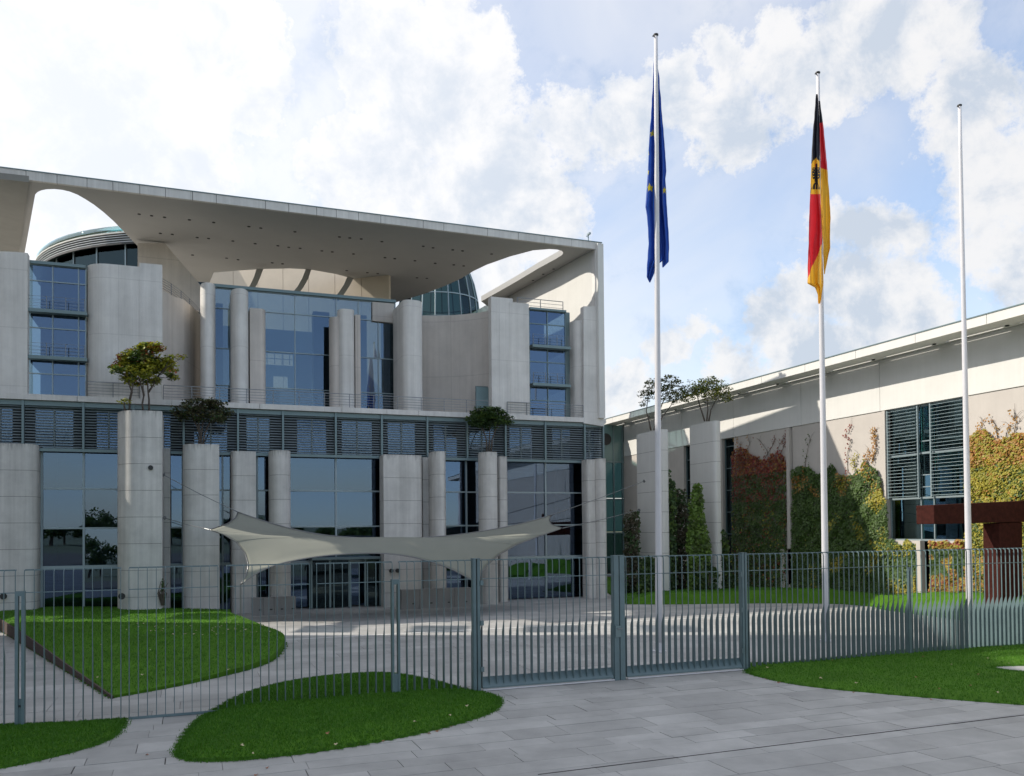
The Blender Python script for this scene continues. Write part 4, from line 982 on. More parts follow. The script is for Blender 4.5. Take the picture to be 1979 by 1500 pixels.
shrub('bright pointed climber at the left side of the lit pillar', [(1328, 1158), (1332, 1030), (1337, 950), (1341, 934), (1350, 938), (1356, 985), (1368, 1040), (1374, 1080), (1372, 1158)], 3.1, 3600, .35, ['climb', 'lf_green'])
shrub('loose climber at the right side of the lit pillar', [(1378, 1160), (1390, 1090), (1386, 1050), (1394, 1020), (1402, 1040), (1410, 1100), (1424, 1158)], 2.6, 1800, .4, mg)
shrub('low leafy shrub in front of the cable pillar', [(1232, 1162), (1236, 1100), (1248, 1072), (1262, 1080), (1268, 1120), (1258, 1162)], 2.9, 1300, .35, mg)
shrub('low leafy shrub in front of the lit pillar', [(1336, 1162), (1345, 1110), (1362, 1080), (1384, 1100), (1392, 1162)], 3.4, 700, .25, mg)
shrub('small climbing plant on the foot of the tallest pillar', [(311, 1160), (310, 1140), (316, 1118), (319, 1130), (317, 1152), (316, 1170)], 3.75, 120, .06, mg, .1, group=None)

# ================================================================ FLAGPOLES AND FLAGS
POLE = []
for (bx, by, tx, ty_, lab) in ((1274, 1260, 1267.5, 70, 'first flagpole from the left, carrying the blue flag with stars'),
                               (1597, 1239, 1580.5, 143, 'middle flagpole, carrying the black, red and gold flag'),
                               (1875, 1221, 1854.5, 206, 'bare flagpole on the right without a flag')):
    p = gnd(bx, by); v = loc(p)[1]; zt_ = fac(tx, ty_, v).z; q = fac(tx, ty_, v)
    r_ = empty('flagpole', p, lab, 'flagpole', 'flagpoles on the forecourt')
    top = V(q)   # real poles never stand quite plumb
    mb = MB(); n = 12; mb.tube([p.lerp(top, i / n) for i in range(n + 1)], [.125 - .065 * i / n for i in range(n + 1)], 20); mb.build('mast', 'alu', r_, True)
    mb = MB(); mb.tube([top, top + UP * .02, top + UP * .06, top + UP * .08], [.06, .085, .085, .05], 14); mb.tube([top - UP * .02, top - UP * .02 - EU * .13], .02, 6); mb.build('cap', 'black', r_)
    mb = MB(); mb.tube([p, p + UP * .05], .24, 18); mb.tube([p + UP * .05, p + UP * .30], .145, 18); mb.build('foot', 'alu', r_)
    mb = MB(); h = EV * .13 - EU * .05; mb.tube([p + h * .95 + UP * 1.2, top + h * .55 - UP * .1], .006, 4); mb.build('halyard', 'alu', r_)
    POLE.append((p, v, top))
def flagmat(name, c):
    m = mat(name, c, .6, .05, 2, space='World'); t = m.node_tree; L = t.links.new; b = t.nodes['Principled BSDF']
    tl = t.nodes.new('ShaderNodeBsdfTranslucent'); tl.inputs['Color'].default_value = (*c, 1); x = t.nodes.new('ShaderNodeMixShader'); x.inputs[0].default_value = .35
    o = [n for n in t.nodes if n.type == 'OUTPUT_MATERIAL'][0]; L(b.outputs[0], x.inputs[1]); L(tl.outputs[0], x.inputs[2]); L(x.outputs[0], o.inputs[0]); return m
MT['f_blue'] = flagmat('blue_cloth', (.028, .09, .42)); MT['f_star'] = flagmat('yellow_star_cloth', (.62, .52, .05))
MT['f_blk'] = flagmat('black_cloth', (.012, .012, .02)); MT['f_red'] = flagmat('red_cloth', (.62, .02, .03)); MT['f_gold'] = flagmat('gold_cloth', (.78, .42, .03))
def cloth(name, parent, k, left, right, folds, amp, mats, pick, nu=44, nv=220, back=0.0):
    """hanging cloth gathered on its pole: left/right outline by height, folded in depth"""
    p, v, top = POLE[k]; y0, y1 = left[0][1], left[-1][1]
    def at(pl, y):
        for a, b in zip(pl[:-1], pl[1:]):
            if y <= b[1]: t = (y - a[1]) / (b[1] - a[1]); t = max(0, min(1, t)); return a[0] + (b[0] - a[0]) * t
        return pl[-1][0]
    vs = []; mi = []; fs = []
    for j in range(nv + 1):
        y = y0 + (y1 - y0) * j / nv; xl, xr = at(left, y), at(right, y); wd = (xr - xl)
        for i in range(nu + 1):
            s = i / nu; ph = folds * pi * 2 * s + .9 * noise.noise(V((s * 2, y * .006, k))) * 3
            d = amp * sin(ph) * min(1, wd / 25) + .04 * noise.noise(V((s * 5, y * .02, 5 + k)))
            x = xl + wd * (s + .035 * sin(ph * 1.0 + 1.2)) + .8 * noise.noise(V((y * .05, s * 3, 2)))
            vs.append(fac(x, y, v + .10 + back + d))
    for j in range(nv):
        for i in range(nu):
            a = j * (nu + 1) + i; fs.append((a, a + 1, a + nu + 2, a + nu + 1)); y = y0 + (y1 - y0) * (j + .5) / nv
            xl, xr = at(left, y), at(right, y); mi.append(pick(xl + (xr - xl) * (i + .5) / nu, y))
    mb = MB(); mb.v = [tuple(q) for q in vs]; mb.f = fs; mb.mi = mi
    return mb.build(name, mats, parent, True)
def star(x, y, cx, cy, r, sx=1.0, rot=0):
    dx, dy = (x - cx) / sx, (y - cy); a = math.atan2(dx, -dy) + rot; q = sqrt(dx * dx + dy * dy)
    m = (a + pi) % (2 * pi / 5) - pi / 5 + 0; m = abs(((a) % (2 * pi / 5)) - pi / 5)   # 0 at notch
    lim = r * .42 / max(.05, cos(pi / 5 - m) * 1.0 - 0) if False else None
    # radius of a five pointed star at this angle
    t = (pi / 5 - m)                                  # 0 at tip
    ri = .40 * r; lim = r * ri * sin(pi / 5) / (ri * sin(pi / 5 - t) + r * sin(t) + 1e-6) if t >= 0 else r
    return q < lim
stars = [(1261, 258, 8, .7), (1253, 297, 6, .5), (1250.5, 333, 7, .5), (1256, 364, 9.5, .85), (1284, 368, 8, .5)]
def pk_eu(x, y):
    for (a, b, r, sx) in stars:
        if star(x, y, a, b, r, sx): return 1
    return 0
fe = empty('blue_flag', POLE[0][2], 'blue flag with yellow stars hanging limp on the first flagpole', 'flag')
cloth('cloth', fe, 0, [(1264, 106), (1262, 150), (1258, 220), (1253, 290), (1250, 350), (1246, 400), (1249, 418), (1251, 440), (1252, 470), (1250, 505), (1249, 535), (1255, 546)],
      [(1268, 106), (1272, 150), (1276, 220), (1281, 300), (1283, 380), (1286, 430), (1288, 470), (1287, 500), (1276, 508), (1268, 520), (1257, 546)], 3.4, .10, ['f_blue', 'f_star'], pk_eu, back=-.27)
cloth('rear_fold', fe, 0, [(1267, 118), (1268, 180), (1270, 240), (1271, 300), (1272, 380), (1276, 450), (1278, 480), (1280, 517)],
      [(1270, 118), (1274, 150), (1279, 220), (1284, 280), (1287.5, 330), (1286, 345), (1289, 400), (1292, 450), (1293, 480), (1292, 506), (1282, 517)], 2.2, .07, ['f_blue', 'f_star'], pk_eu, back=-.30)
def pk_de(x, y):
    # left cloth: black, then red, then gold; a shield on the black and red
    cx, cy = 1578, 335 + (x - 1578) * .2
    if 1566 < x < 1590 and 304 < y < 376:
        q = abs(x - 1577.5)
        if y < 316: return 2 if q < (y - 304) * .8 else 0
        if y > 368: return 2
        # the bird: head, slotted wings, body, spread tail on a gold field
        if 316 <= y < 324 and q < 2.6: return 1 if x < 1575.6 else 0
        if 324 <= y < 346 and q < 9.5 - abs(y - 333) * .25: return 2 if (q > 3.4 and int(y - 324 + q * .5) % 5 == 4) else 0
        if 346 <= y < 352 and q < 3.2: return 0
        if 352 <= y < 366 and q < 2.5 + (y - 352) * .5: return 2 if int(x) % 4 == 3 and y > 357 else 0
        return 2
    if y < 374: return 0
    lim = 538 - (x - 1560) * 2.3
    return 1 if y < lim else 2
fg_ = empty('tricolour_flag', POLE[1][2], 'black, red and gold flag with shield hanging limp on the middle flagpole', 'flag')
cloth('cloth', fg_, 1, [(1577, 182), (1575, 205), (1571, 250), (1568, 300), (1566, 350), (1564, 400), (1562, 460), (1560, 520), (1560, 548), (1575, 556), (1580, 570), (1581, 587)],
      [(1580, 182), (1582, 205), (1584, 250), (1584, 320), (1586, 380), (1588, 420), (1589, 450), (1589, 500), (1591, 545), (1589, 562), (1587, 578), (1585, 587)], 1.8, .08, ['f_blk', 'f_red', 'f_gold'], pk_de, back=.07)
cloth('rear_fold', fg_, 1, [(1582, 195), (1584, 240), (1585, 300), (1586, 400), (1589, 450), (1591, 500), (1592, 530)],
      [(1585, 195), (1591, 240), (1596, 290), (1600, 330), (1603, 380), (1605, 420), (1604, 450), (1605, 480), (1599, 505), (1594, 530)], 1.5, .08, ['f_blk', 'f_red', 'f_gold'],
      lambda x, y: 0 if y < 238 - (x - 1585) * .3 else (1 if y < 326 + (x - 1590) * .3 else 2), back=-.02)

# ================================================================ RUSTY STEEL BEAMS (a plain stand-in for the court's sculpture)
r_ = empty('steel_sculpture', V((20.5, 35.5, .3)), 'dark rusty steel beams forming a tall open frame on the right lawn', 'sculpture')
vS = loc(V((19.3, 34.5, 0)))[1]
def beam(nm, px, dv, dep):
    pts = [fac(x, y, vS + dv) for x, y in px]; mb = MB(); mb.prism(pts, -EV * dep); return bevel(fixn(mb.build(nm, 'rust', r_)), .03)
beam('cross_beam', [(1805, 976), (1979, 968), (2120, 961), (2120, 1005), (1979, 1009), (1806, 1013)], 0, .9)
beam('upright', [(1932, 1011), (1976, 1009), (1978, 1232), (1934, 1232)], -.05, .8)
beam('upright', [(2070, 1006), (2110, 1005), (2112, 1232), (2072, 1232)], -.05, .8)

# ================================================================ FENCE
VF = 25.66; ZF = 3.28
eb = EU; bk = -EV
def barmesh(z0, w=.15, name='picket'):
    # a flat bar: slim above, a deep fin below, its head bent over to the rail behind
    th = .013
    prof = [(0, z0), (0, ZF - .10), (.012, ZF - .045), (.045, ZF - .012), (.12, ZF), (.12, ZF - .028), (.052, ZF - .04), (.034, ZF - .065), (.032, ZF - .11), (.032, 1.72), (w * .55, 1.60), (w * .93, 1.45), (w, 1.35), (w, z0)]
    # as quads strips: front/back side faces
    mb = MB(); a = EU * th / 2
    mb.prism([bk * p - a + UP * z for p, z in prof], EU * th); return mb.mesh(name, 'fence')
pm_ = barmesh(.0); pg = barmesh(.16, .15, 'gate_picket')
uFmin, uFmax = U(-60, 1100, VF), U(2040, 1100, VF)
SP = .19
def rodbar(nm, u0, u1, w, z, th, parent):
    mb = MB(); mb.bar(W(u0, VF - w, z), W(u1, VF - w, z), th); return mb.build(nm, 'fence', parent)
def panel(name, x0, x1, label, gate=False, group='panels of the steel picket fence', cat='fence', pad=.0, sp=SP, rail=True):
    u0, u1 = U(x0, 1100, VF) + pad, U(x1, 1100, VF) - pad; n = max(1, round((u1 - u0) / sp)); r = empty(name, W((u0 + u1) / 2, VF, 0), label, cat, group)
    for i in range(n + 1):
        u = u0 + (u1 - u0) * i / n
        link('picket', pg if gate else pm_, r, W(u, VF, 0) - V(r.location))
    rodbar('top_rail', u0, u1, .12, ZF - .014, .028, r); rodbar('wire_rail', u0, u1, .012, 2.80, .018, r); rodbar('rear_rail', u0, u1, .14, .55, .02, r) if False else None
    return r, u0, u1
panel('fence_panel', -60, 29, 'fence panel at the far left edge, left of the slotted post')
panel('fence_panel', 46.5, 233, 'fence panel left of the small gate, behind the corner lawn')
r, a, b = panel('small_gate', 249, 421, 'narrow picket gate with a thin bottom bar over the path between two lawns', False, None, 'gate')
rodbar('bottom_bar', a, b, .0, .03, .05, r)
panel('fence_panel', 438, 598, 'fence panel above the left half of the kidney shaped lawn')
panel('fence_panel', 612, 758, 'fence panel between the small gate section and the slim middle post')
panel('fence_panel', 772, 913, 'fence panel just left of the big gate')
for (x0, x1, lab) in ((929, 1186, 'left leaf of the wide double gate'), (1208, 1434, 'right leaf of the wide double gate')):
    r, a, b = panel('gate_leaf', x0, x1, lab, True, 'leaves of the wide gate', 'gate', .03)
    mb = MB(); mb.prism([W(a, VF, .06), W(a, VF - .0, .10), W(a, VF - .15, .33), W(a, VF - .17, .33), W(a, VF - .17, .06)], EU * (b - a)); fixn(mb.build('kick_plate', 'fence', r))
    mb = MB(); mb.bar(W(a, VF + .03, .03), W(b, VF + .03, .03), .05, .03); mb.build('bottom_seal', 'alu', r)
panel('fence_panel', 1447, 1754, 'long fence panel behind the right lawn, between the gate and the slim post')
panel('fence_panel', 1763, 2040, 'fence panel at the right edge in front of the rusty beams')
def post(x0, x1, label, z=ZF + .02, dep=.16, name='gate_post'):
    u0, u1 = U(x0, 1150, VF), U(x1, 1150, VF); r = empty(name, W((u0 + u1) / 2, VF, 0), label, 'post', 'square posts of the wide gate')
    m_ = (u0 + u1) / 2
    for a, b in ((u0, m_ - .012), (m_ + .012, u1)):
        bevel(uvz('post_half', a, b, VF - dep, VF + .02, 0, z, 'fence', r), .01)
    uvz('post_web', m_ - .02, m_ + .02, VF - dep + .02, VF - .03, 0, z - .01, 'joint', r)
    uvz('post_cap', u0 - .005, u1 + .005, VF - dep - .005, VF + .025, z, z + .012, 'fence', r); return r
gp_ = [post(914, 928, 'steel post at the left end of the wide gate'), post(1186, 1207, 'thick double post between the two gate leaves'), post(1434, 1444, 'slim steel post at the right end of the wide gate')]
for z in (.55, 1.7, 2.7):
    for x, side in ((928, 1), (1434, -1)):
        u = U(x, 1150, VF); g_ = uvz('hinge', u - .01, u + .07 * side, VF + .02, VF + .06, z - .06, z + .06, 'fence', gp_[0] if side > 0 else gp_[2])
uu = U(1190, 1150, VF); uvz('lock_case', uu - .05, uu + .10, VF + .02, VF + .07, 1.15, 1.45, 'frame', gp_[1]); uvz('lock_handle', uu + .0, uu + .14, VF + .09, VF + .11, 1.36, 1.39, 'rail', gp_[1]); uvz('lock_stem', uu + .01, uu + .04, VF + .07, VF + .09, 1.36, 1.39, 'rail', gp_[1])
# slotted post by the left lawn
r = empty('slotted_post', W(U(37, 1300, VF + .1), VF + .1, 0), 'pale teal slotted post standing in the fence at far left', 'post')
ua, ub = U(28.5, 1250, VF), U(47.5, 1250, VF); zt_ = Z(38, 1143, VF)
uvz('post_side', ua, ua + .06, VF - .12, VF + .03, 0, zt_, 'fence', r); uvz('post_side', ub - .06, ub, VF - .12, VF + .03, 0, zt_, 'fence', r)
uvz('post_head', ua + .06, ub - .06, VF - .12, VF + .03, zt_ - .1, zt_, 'fence', r); uvz('post_plate', ua + .06, ub - .06, VF - .10, VF + .0, 0, Z(38, 1352, VF), 'fence', r)
uvz('keypad', ua + .07, ub - .07, VF, VF + .012, Z(38, 1367, VF), Z(38, 1363, VF), 'black', r)
r = empty('slotted_post', W(U(764, 1300, VF), VF, 0), 'tall slotted post with plate foot above the middle lawn', 'post')
ua, ub = U(757.5, 1250, VF), U(773, 1250, VF); zt_ = Z(765, 1120, VF)
uvz('post_side', ua, ua + .05, VF - .14, VF + .03, 0, zt_, 'fence', r); uvz('post_side', ub - .05, ub, VF - .14, VF + .03, 0, zt_, 'fence', r)
uvz('post_head', ua + .05, ub - .05, VF - .12, VF + .02, zt_ - .12, zt_, 'fence', r); uvz('post_plate', ua + .05, ub - .05, VF - .10, VF + .01, 0, Z(765, 1303, VF), 'fence', r)
r = empty('slotted_post', W(U(1759, 1200, VF), VF, 0), 'slim dark slotted post in the fence before the right lawn', 'post')
ua, ub = U(1756, 1200, VF), U(1760.5, 1200, VF); zt_ = Z(1759, 1096, VF)
uvz('post_side', ua, ua + .03, VF - .03, VF + .03, 0, zt_, 'fence', r); uvz('post_side', ub - .03, ub, VF - .03, VF + .03, 0, zt_, 'fence', r); uvz('post_head', ua + .03, ub - .03, VF - .03, VF + .025, zt_ - .12, zt_, 'fence', r)
uvz('post_plate', ua + .03, ub - .03, VF - .03, VF + .02, 0, 1.4, 'fence', r)

# ================================================================ GROUND AND PAVING
mb = MB(); s_ = 2500; mb.quad(V((-s_, -s_, -.07)), V((s_, -s_, -.07)), V((s_, s_, -.07)), V((-s_, s_, -.07)))
tag(mb.build('ground', 'earth'), kind='structure')
plz = empty('plaza', (0, 0, 0), kind='structure')
mb = MB(); q = [W(-60, 0, -.022), W(60, 0, -.022), W(60, 70, -.022), W(-60, 70, -.022)]; q = [W(-70, -30, -.022), W(70, -30, -.022), W(70, 80, -.022), W(-70, 80, -.022)]
mb.quad(*q); mb.build('joint_bed', 'pave_base', plz)
stones = []
v = -3.0; prs = random.Random(11)
while v < 44:
    d = prs.choice([.5, .62, .75, .9]) if v > 24 else prs.choice([.75, .9, 1.05]); u = -34 + prs.random()
    while u < 34:
        l = prs.uniform(1.0, 2.3) if v > 24 else prs.uniform(1.4, 2.8)
        # a stone now and then is split
        stones.append((u, u + l, v, v + d)); u += l
    v += d
def proj(p):
    q = p - CAM; z = q.dot(fw); 
    if z < .5: return None
    return (989.5 + F * q.dot(rt) / z, HY - F * q.dot(up) / z, z)
vis = []; rest = []
for s_ in stones:
    c = proj(W((s_[0] + s_[1]) / 2, (s_[2] + s_[3]) / 2, 0))
    if c and -60 < c[0] < 2040 and c[1] < 1560 and s_[2] > 24.5: vis.append((c[2], s_))
    else: rest.append(s_)
vis.sort(key=lambda t: t[0])
own = vis[:300]; rest += [s for z, s in vis[300:]]
def stone(mb, s, g, dz):
    a, b, c, d = s; g1 = g / 2
    p = [W(a + g1, c + g1, 0), W(b - g1, c + g1, 0), W(b - g1, d - g1, 0), W(a + g1, d - g1, 0)]
    t = [q + UP * (dz + prs.uniform(-.0015, .0015)) for q in p]; bt = [q - UP * .03 for q in p]
    mb.add(t + bt, [(0, 3, 2, 1), (0, 1, 5, 4), (1, 2, 6, 5), (2, 3, 7, 6), (3, 0, 4, 7)])
for z, s in own:
    mb = MB(); stone(mb, s, prs.choice([.006, .008, .01, .016, .022]), prs.uniform(-.003, .003)); mb.build('paving_stone', 'pave', plz)
mb = MB()
for s in rest: stone(mb, s, prs.choice([.006, .01, .016]), prs.uniform(-.003, .003))
o = mb.build('paving_field', 'pave', plz); tag(o, kind='stuff')
# drain channel crossing the foreground
mb = MB(); a = gnd(1040, 1497, .004); b = gnd(2100, 1367, .004); mb.bar(a, b, .022, .01); o = mb.build('drain_channel', 'joint', plz)
# pale steel strips in the forecourt
for y in (1213,):
    vv = loc(gnd(1000, 1213))[1]; mb = MB(); mb.bar(W(-20, vv, .006), W(12, vv, .006), .12, .006); mb.build('drain_strip', 'white_conc', plz)

# ================================================================ LAWNS
def resample(P, step):
    out = []
    for a, b in zip(P, P[1:] + P[:1]):
        n = max(1, int((b - a).length / step))
        for i in range(n): out.append(a.lerp(b, i / n))
    return out
def chaik(P, sharp=(), it=2):
    idx = [(p, i in sharp) for i, p in enumerate(P)]
    for _ in range(it):
        q = []; n = len(idx)
        for i in range(n):
            p, s = idx[i]; nx, sn = idx[(i + 1) % n]; pv, sp_ = idx[i - 1]
            if s: q.append((p, True))
            else: q += [(p.lerp(pv, .25), False), (p.lerp(nx, .25), False)]
        idx = q
    return [p for p, s in idx]
def segdist(p, P):
    best = 1e9
    for a, b in zip(P, P[1:] + P[:1]):
        ab = b - a; t = max(0, min(1, (p - a).dot(ab) / max(1e-9, ab.length_squared))); d = (a + ab * t - p).length
        if d < best: best = d
    return best
def lawn(label, px, sharp, hmax, rim, step, nblade, bs, world=False, hfun=None, wob=0.0, seed=1):
    P = [V((q.x, q.y)) for q in (px if world else [gnd(x, y) for x, y in px])]; P = chaik(P, sharp); P = resample(P, step * .8)
    if wob: P = [p + V((noise.noise(V((p.x * 3, p.y * 3, seed))), noise.noise(V((p.x * 3, p.y * 3, seed + 5))))) * wob for p in P]
    C = P[::2] if len(P) > 120 else P
    x0, x1 = min(p.x for p in P), max(p.x for p in P); y0, y1 = min(p.y for p in P), max(p.y for p in P); PP = [(p.x, p.y) for p in P]
    def hgt(p):
        d = segdist(p, C); t = min(1, d / rim); h = hmax * (1 - (1 - t) ** 2.2) if hfun is None else hfun(p, d)
        return h + .02 * noise.noise(V((p.x * .7, p.y * .7, seed))) * t
    pts = list(P); inner = []
    y = y0
    k = 0
    while y < y1:
        x = x0 + (step / 2 if k % 2 else 0)
        while x < x1:
            if inpoly(x, y, PP):
                q = V((x, y)); 
                if segdist(q, C) > step * .45: inner.append(q)
            x += step
        y += step * .87; k += 1
    n = len(P); allp = [V(p) for p in P] + inner
    vs, es, fs, _, _, _ = delaunay_2d_cdt(allp, [(i, (i + 1) % n) for i in range(n)], [], 1, 1e-5)
    mb = MB(); v3 = [V((p.x, p.y, .012 + hgt(p))) for p in vs]; mb.add(v3, [tuple(f) for f in fs])
    k = len(mb.v); ring = [V((p.x, p.y, -.03)) for p in P]; top = [V((p.x, p.y, .012 + hgt(p))) for p in P]
    mb.add(top + ring, [(i, n + i, n + (i + 1) % n, (i + 1) % n) for i in range(n)])
    o = mb.build('lawn', 'grass', None, True); tag(o, label, 'lawn', kind='stuff')
    gb = MB(); rg = random.Random(seed); c = 0
    while c < nblade:
        if c < nblade * .22: 
            a = rg.choice(P); x, y = a.x + rg.gauss(0, .05), a.y + rg.gauss(0, .05)
            h = .012
        else:
            x, y = rg.uniform(x0, x1), rg.uniform(y0, y1)
            if not inpoly(x, y, PP): continue
            h = None
        c += 1
        zz = .012 + (hgt(V((x, y))) if h is None else 0); hh = bs * rg.uniform(.6, 1.4); w = bs * .22; an = rg.uniform(0, 6.28); dx, dy = cos(an) * w, sin(an) * w; lx, ly = rg.gauss(0, .35) * hh, rg.gauss(0, .35) * hh
        k = len(gb.v); gb.v += [(x - dx, y - dy, zz), (x + dx, y + dy, zz), (x + lx, y + ly, zz + hh)]; gb.f.append((k, k + 1, k + 2)); gb.mi.append(0)
    g = gb.build('grass_blades', 'blade', o); g['kind'] = 'stuff'
    return hgt, P
L1 = lawn('small corner lawn at the bottom left edge outside the fence', [(-160, 1400), (0, 1404), (150, 1397), (243, 1391), (240, 1402), (228, 1420), (200, 1436), (150, 1452), (80, 1470), (0, 1487), (-160, 1515)], (0, 3, 10), .10, .9, .22, 26000, .04, seed=1, wob=.02)
L2 = lawn('kidney shaped lawn in the middle foreground passing under the fence', [(342, 1462), (345, 1445), (362, 1415), (385, 1392), (412, 1376), (450, 1352), (500, 1332), (560, 1318), (640, 1307), (720, 1302), (775, 1304), (830, 1315), (890, 1332), (955, 1344), (967, 1356), (960, 1372), (925, 1388), (870, 1404), (790, 1424), (690, 1442), (590, 1457), (500, 1467), (430, 1472), (370, 1472)], (), .13, 1.1, .22, 75000, .04, seed=2, wob=.02)
L4 = lawn('right foreground lawn running along the fence with a paved notch', [(1444, 1302), (1500, 1318), (1580, 1330), (1700, 1341), (1840, 1353), (1979, 1363), (2160, 1376), (2300, 1300), (2000, 1302), (1935, 1296), (1912, 1291), (1940, 1287), (2300, 1285), (2300, 1228), (1979, 1242), (1900, 1246), (1800, 1254), (1700, 1262), (1600, 1274), (1500, 1284), (1400, 1282), (1378, 1274), (1385, 1268), (1372, 1272)][:22] + [(1440, 1292)], (0, 6), .10, 1.0, .25, 60000, .04, seed=3, wob=.02)
def h3(p, d):
    u, v, _ = loc(V((p.x, p.y, 0))); c = loc(gnd(215, 1348)); t = min(1, d / .8)
    e = max(0, min(1, (v0c - v) / 14)); return .05 + .42 * e * 1.0 + .06 * (1 - (1 - t) ** 2)
v0c = loc(gnd(215, 1348))[1]
L3 = lawn('big inner lawn behind the left fence with a steel edge and a pointed corner', [(215, 1350), (330, 1330), (430, 1308), (500, 1290), (535, 1274), (551, 1252), (549, 1240), (500, 1226), (455, 1210), (443, 1204), (447, 1199), (300, 1196), (200, 1193), (60, 1192), (-60, 1195), (-60, 1182), (0, 1217), (60, 1254), (130, 1297)], (0, 9, 10, 13, 14, 15), .08, .8, .45, 42000, .05, hfun=h3, seed=4)
# steel edge of that lawn
ed = [gnd(x, y) for x, y in [(217, 1351), (130, 1299), (60, 1256), (0, 1219), (-60, 1184)]]
mb = MB()
for a, b in zip(ed[:-1], ed[1:]):
    ha, hb = h3(V((a.x, a.y)), 0) + .03, h3(V((b.x, b.y)), 0) + .03; d = (b - a).normalized(); nn = V((-d.y, d.x, 0)) * .025
    mb.add([a - nn, a + nn, b + nn, b - nn, a - nn + UP * ha, a + nn + UP * ha, b + nn + UP * hb, b - nn + UP * hb], [(0, 1, 2, 3), (4, 7, 6, 5), (0, 4, 5, 1), (1, 5, 6, 2), (2, 6, 7, 3), (3, 7, 4, 0)])
tag(mb.build('lawn_edging', 'edge'), 'rust brown steel edging along the left side of the inner lawn', 'edging')
# rising lawn at the foot of the wing
def h6(p, d):
    s, o, _ = wloc(V((p.x, p.y, 0))); t = max(0, min(1, (s + 4) / 22)); return min(1, d / 1.6) ** .8 * (.06 + t * 1.0)
wl = lambda s, o: WW(s, o, 0)
P6 = [gnd(1212, 1168), gnd(1300, 1168.5), gnd(1400, 1167), gnd(1500, 1166), gnd(1600, 1167)]
s5 = wloc(gnd(1640, 1168.5)); P6 += [wl(s5[0], s5[1]), wl(s5[0] + 2.5, max(2.2, wloc(gnd(1690, 1172))[1])), wl(13, 2.9), wl(16, 3.3), wl(19, 3.6), wl(24, 4.2), wl(30, 4.6), wl(36, 4.6), wl(36, .02), wl(10, .02), wl(-12, .02), wl(-17.6, .02), wl(-17.6, 4)]
L6 = lawn('sloping lawn along the foot of the ivy wing', P6, (0, 12, 13, 14, 15, 16, 17), .5, 1.5, .5, 45000, .055, world=True, hfun=h6, seed=5)

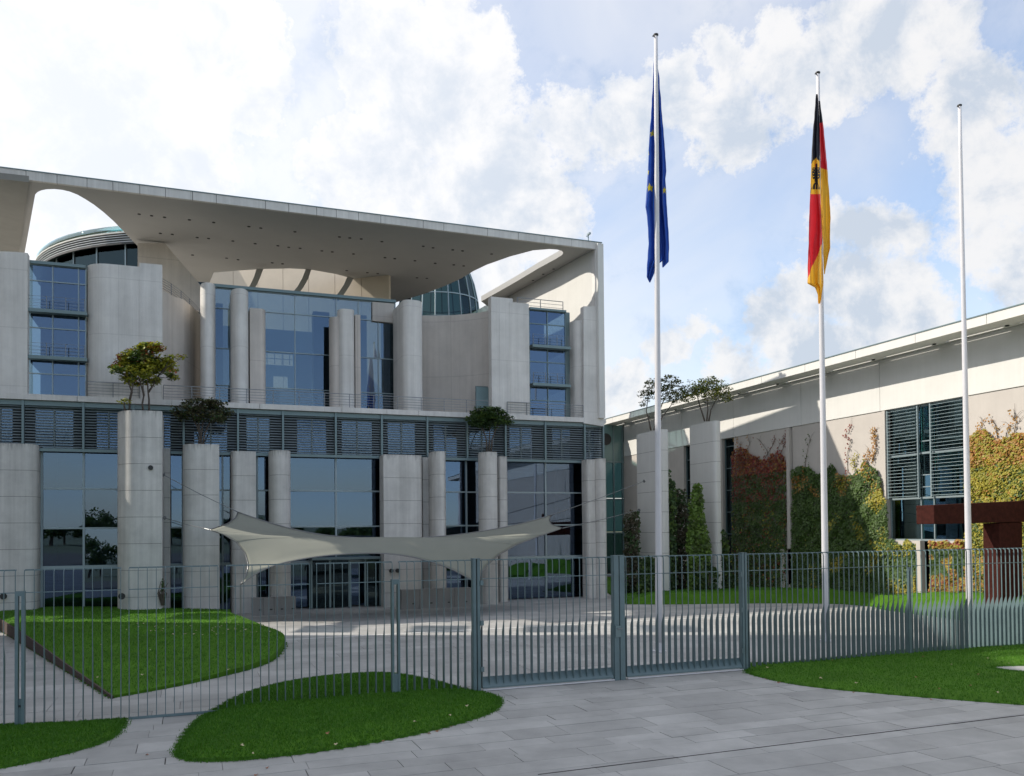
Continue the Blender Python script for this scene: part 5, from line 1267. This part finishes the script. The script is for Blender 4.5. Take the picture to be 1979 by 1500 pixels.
# ================================================================ FALLEN LEAVES, SMALL THINGS
MT['fl'] = mat('fallen_leaf', (.30, .13, .07), .7, .3, 20); MT['fl2'] = mat('pale_fallen_leaf', (.50, .42, .26), .7, .2, 20)
def leafmesh(name, m):
    mb = MB(); n = 12; mb.v = [(0, 0, .012)]; 
    for i in range(n):
        a = 2 * pi * i / n; r_ = .055 * (1.15 if i % 2 else .62); mb.v.append((cos(a) * r_, sin(a) * r_, .02 * sin(a * 2) + .012))
    mb.f = [(0, 1 + i, 1 + (i + 1) % n) for i in range(n)]; mb.mi = [0] * n; return mb.mesh(name, m)
lm1, lm2 = leafmesh('fallen_leaf', 'fl'), leafmesh('fallen_leaf', 'fl2')
def on_lawn(Lw, p): return Lw[0](V((p.x, p.y))) + .05
for (x, y, Lw, m, lab, g) in [(632, 1417, L2, lm1, 'reddish fallen leaf in the middle of the kidney shaped lawn', None)] + \
        [(a, b, L4, lm2 if i % 2 else lm1, 'small dry leaf lying on the right foreground lawn', 'fallen leaves on the right lawn') for i, (a, b) in enumerate([(1609, 1276), (1483, 1290), (1771, 1309), (1838, 1284), (1875, 1325), (1909, 1272), (1891, 1303), (1927, 1338), (1816, 1331), (1586, 1311), (1934, 1250), (1655, 1320), (1784, 1269), (1950, 1282)])] + \
        [(a, b, L2, lm2, 'tiny pale leaf on the kidney shaped lawn', 'pale leaves on the middle lawn') for a, b in [(902, 1364), (869, 1382), (802, 1395), (648, 1438), (467, 1441), (488, 1456)]] + \
        [(a, b, L3, lm2, 'tiny yellow leaf on the inner lawn behind the fence', 'yellow leaves on the inner lawn') for a, b in [(rnd.uniform(230, 530), rnd.uniform(1202, 1228)) for _ in range(46)] + [(99, 1199), (196, 1246), (188, 1309), (290, 1256), (275, 1304), (441, 1294)]] + \
        [(a, b, None, lm1, 'dry brown leaf lying on the paving at the lawn rim', 'leaves along the lawn rim') for a, b in [(845, 1413), (830, 1418), (872, 1404), (740, 1432), (695, 1439), (751, 1429), (516, 1484), (495, 1498), (1480, 1312), (1505, 1319), (1800, 1352), (1650, 1338), (284, 1459)]]:
    p = gnd(x, y); z = on_lawn(Lw, p) if Lw else .012; p = gnd(x, y, z)
    o = link('fallen_leaf', m, None, p); o.rotation_euler = (rnd.uniform(-.2, .2), rnd.uniform(-.2, .2), rnd.uniform(0, 6)); s_ = rnd.uniform(.45, .85); o.scale = (s_, s_, s_); tag(o, lab, 'leaf', g)

# ================================================================ OUTSIDE THE FRAME: an unseen left wing made tall to shade the forecourt, trees across the street
r_ = empty('shading_wing', (-33, 20, 0), 'unseen office wing at the left, made tall to shade the forecourt', 'building')
LWX, LW0, LW1, LWH = -24.5, -6, 34.0, 30.0
mb = MB(); mb.box(V((LWX - 6, (LW0 + LW1) / 2, LWH / 2)), V((6, 0, 0)), V((0, (LW1 - LW0) / 2, 0)), V((0, 0, LWH / 2))); mb.build('wall', 'conc', r_)
wmb = MB(); wmb.box(V((0, 0, 0)), V((.03, 0, 0)), V((0, 1.2, 0)), V((0, 0, .9))); wme = wmb.mesh('window', 'glass_teal')
for i in range(12):
    for j in range(7):
        link('window', wme, r_, V((LWX + .03, LW0 + 2.5 + i * 3.6, 2.2 + j * 3.6)) - V(r_.location))
def bigtree(h, seed):
    rg = random.Random(seed); mb = MB(); mb.tube([V((0, 0, 0)), V((.2, 0, h * .4)), V((0, .3, h * .75))], [.3, .2, .08], 8)
    lb = MB()
    for _ in range(50):
        a = rg.uniform(0, 6.28); q = rg.random() ** .5; c = V((cos(a) * q * h * .40, sin(a) * q * h * .40, h * (.26 + .72 * rg.random() * (1 - q * .45))))
        for _ in range(36): leaf(lb, c + rv() * h * .11, .55, rv().normalized(), rg.randrange(2))
    return mb.mesh('trunk', 'bark'), lb.mesh('crown', ['lf_mid', 'lf_green'])
kinds = [bigtree(h, i) for i, h in enumerate((9.5, 8, 10.5))]
for i in range(36):
    t = empty('street_tree', (-74 + i * 4.2 + rnd.uniform(-1.5, 1.5), -66 - rnd.uniform(0, 10), 0), 'broad green park tree across the street behind the viewer', 'tree', 'park trees behind the viewer')
    for nm, me in zip(('trunk', 'crown'), kinds[i % 3]):
        o = link(nm, me, t, (0, 0, 0)); o.rotation_euler = (0, 0, rnd.uniform(0, 6.28)) if nm == 'crown' else (0, 0, 0)
    sc_t = rnd.uniform(.5, .78); t.scale = (sc_t, sc_t, sc_t)
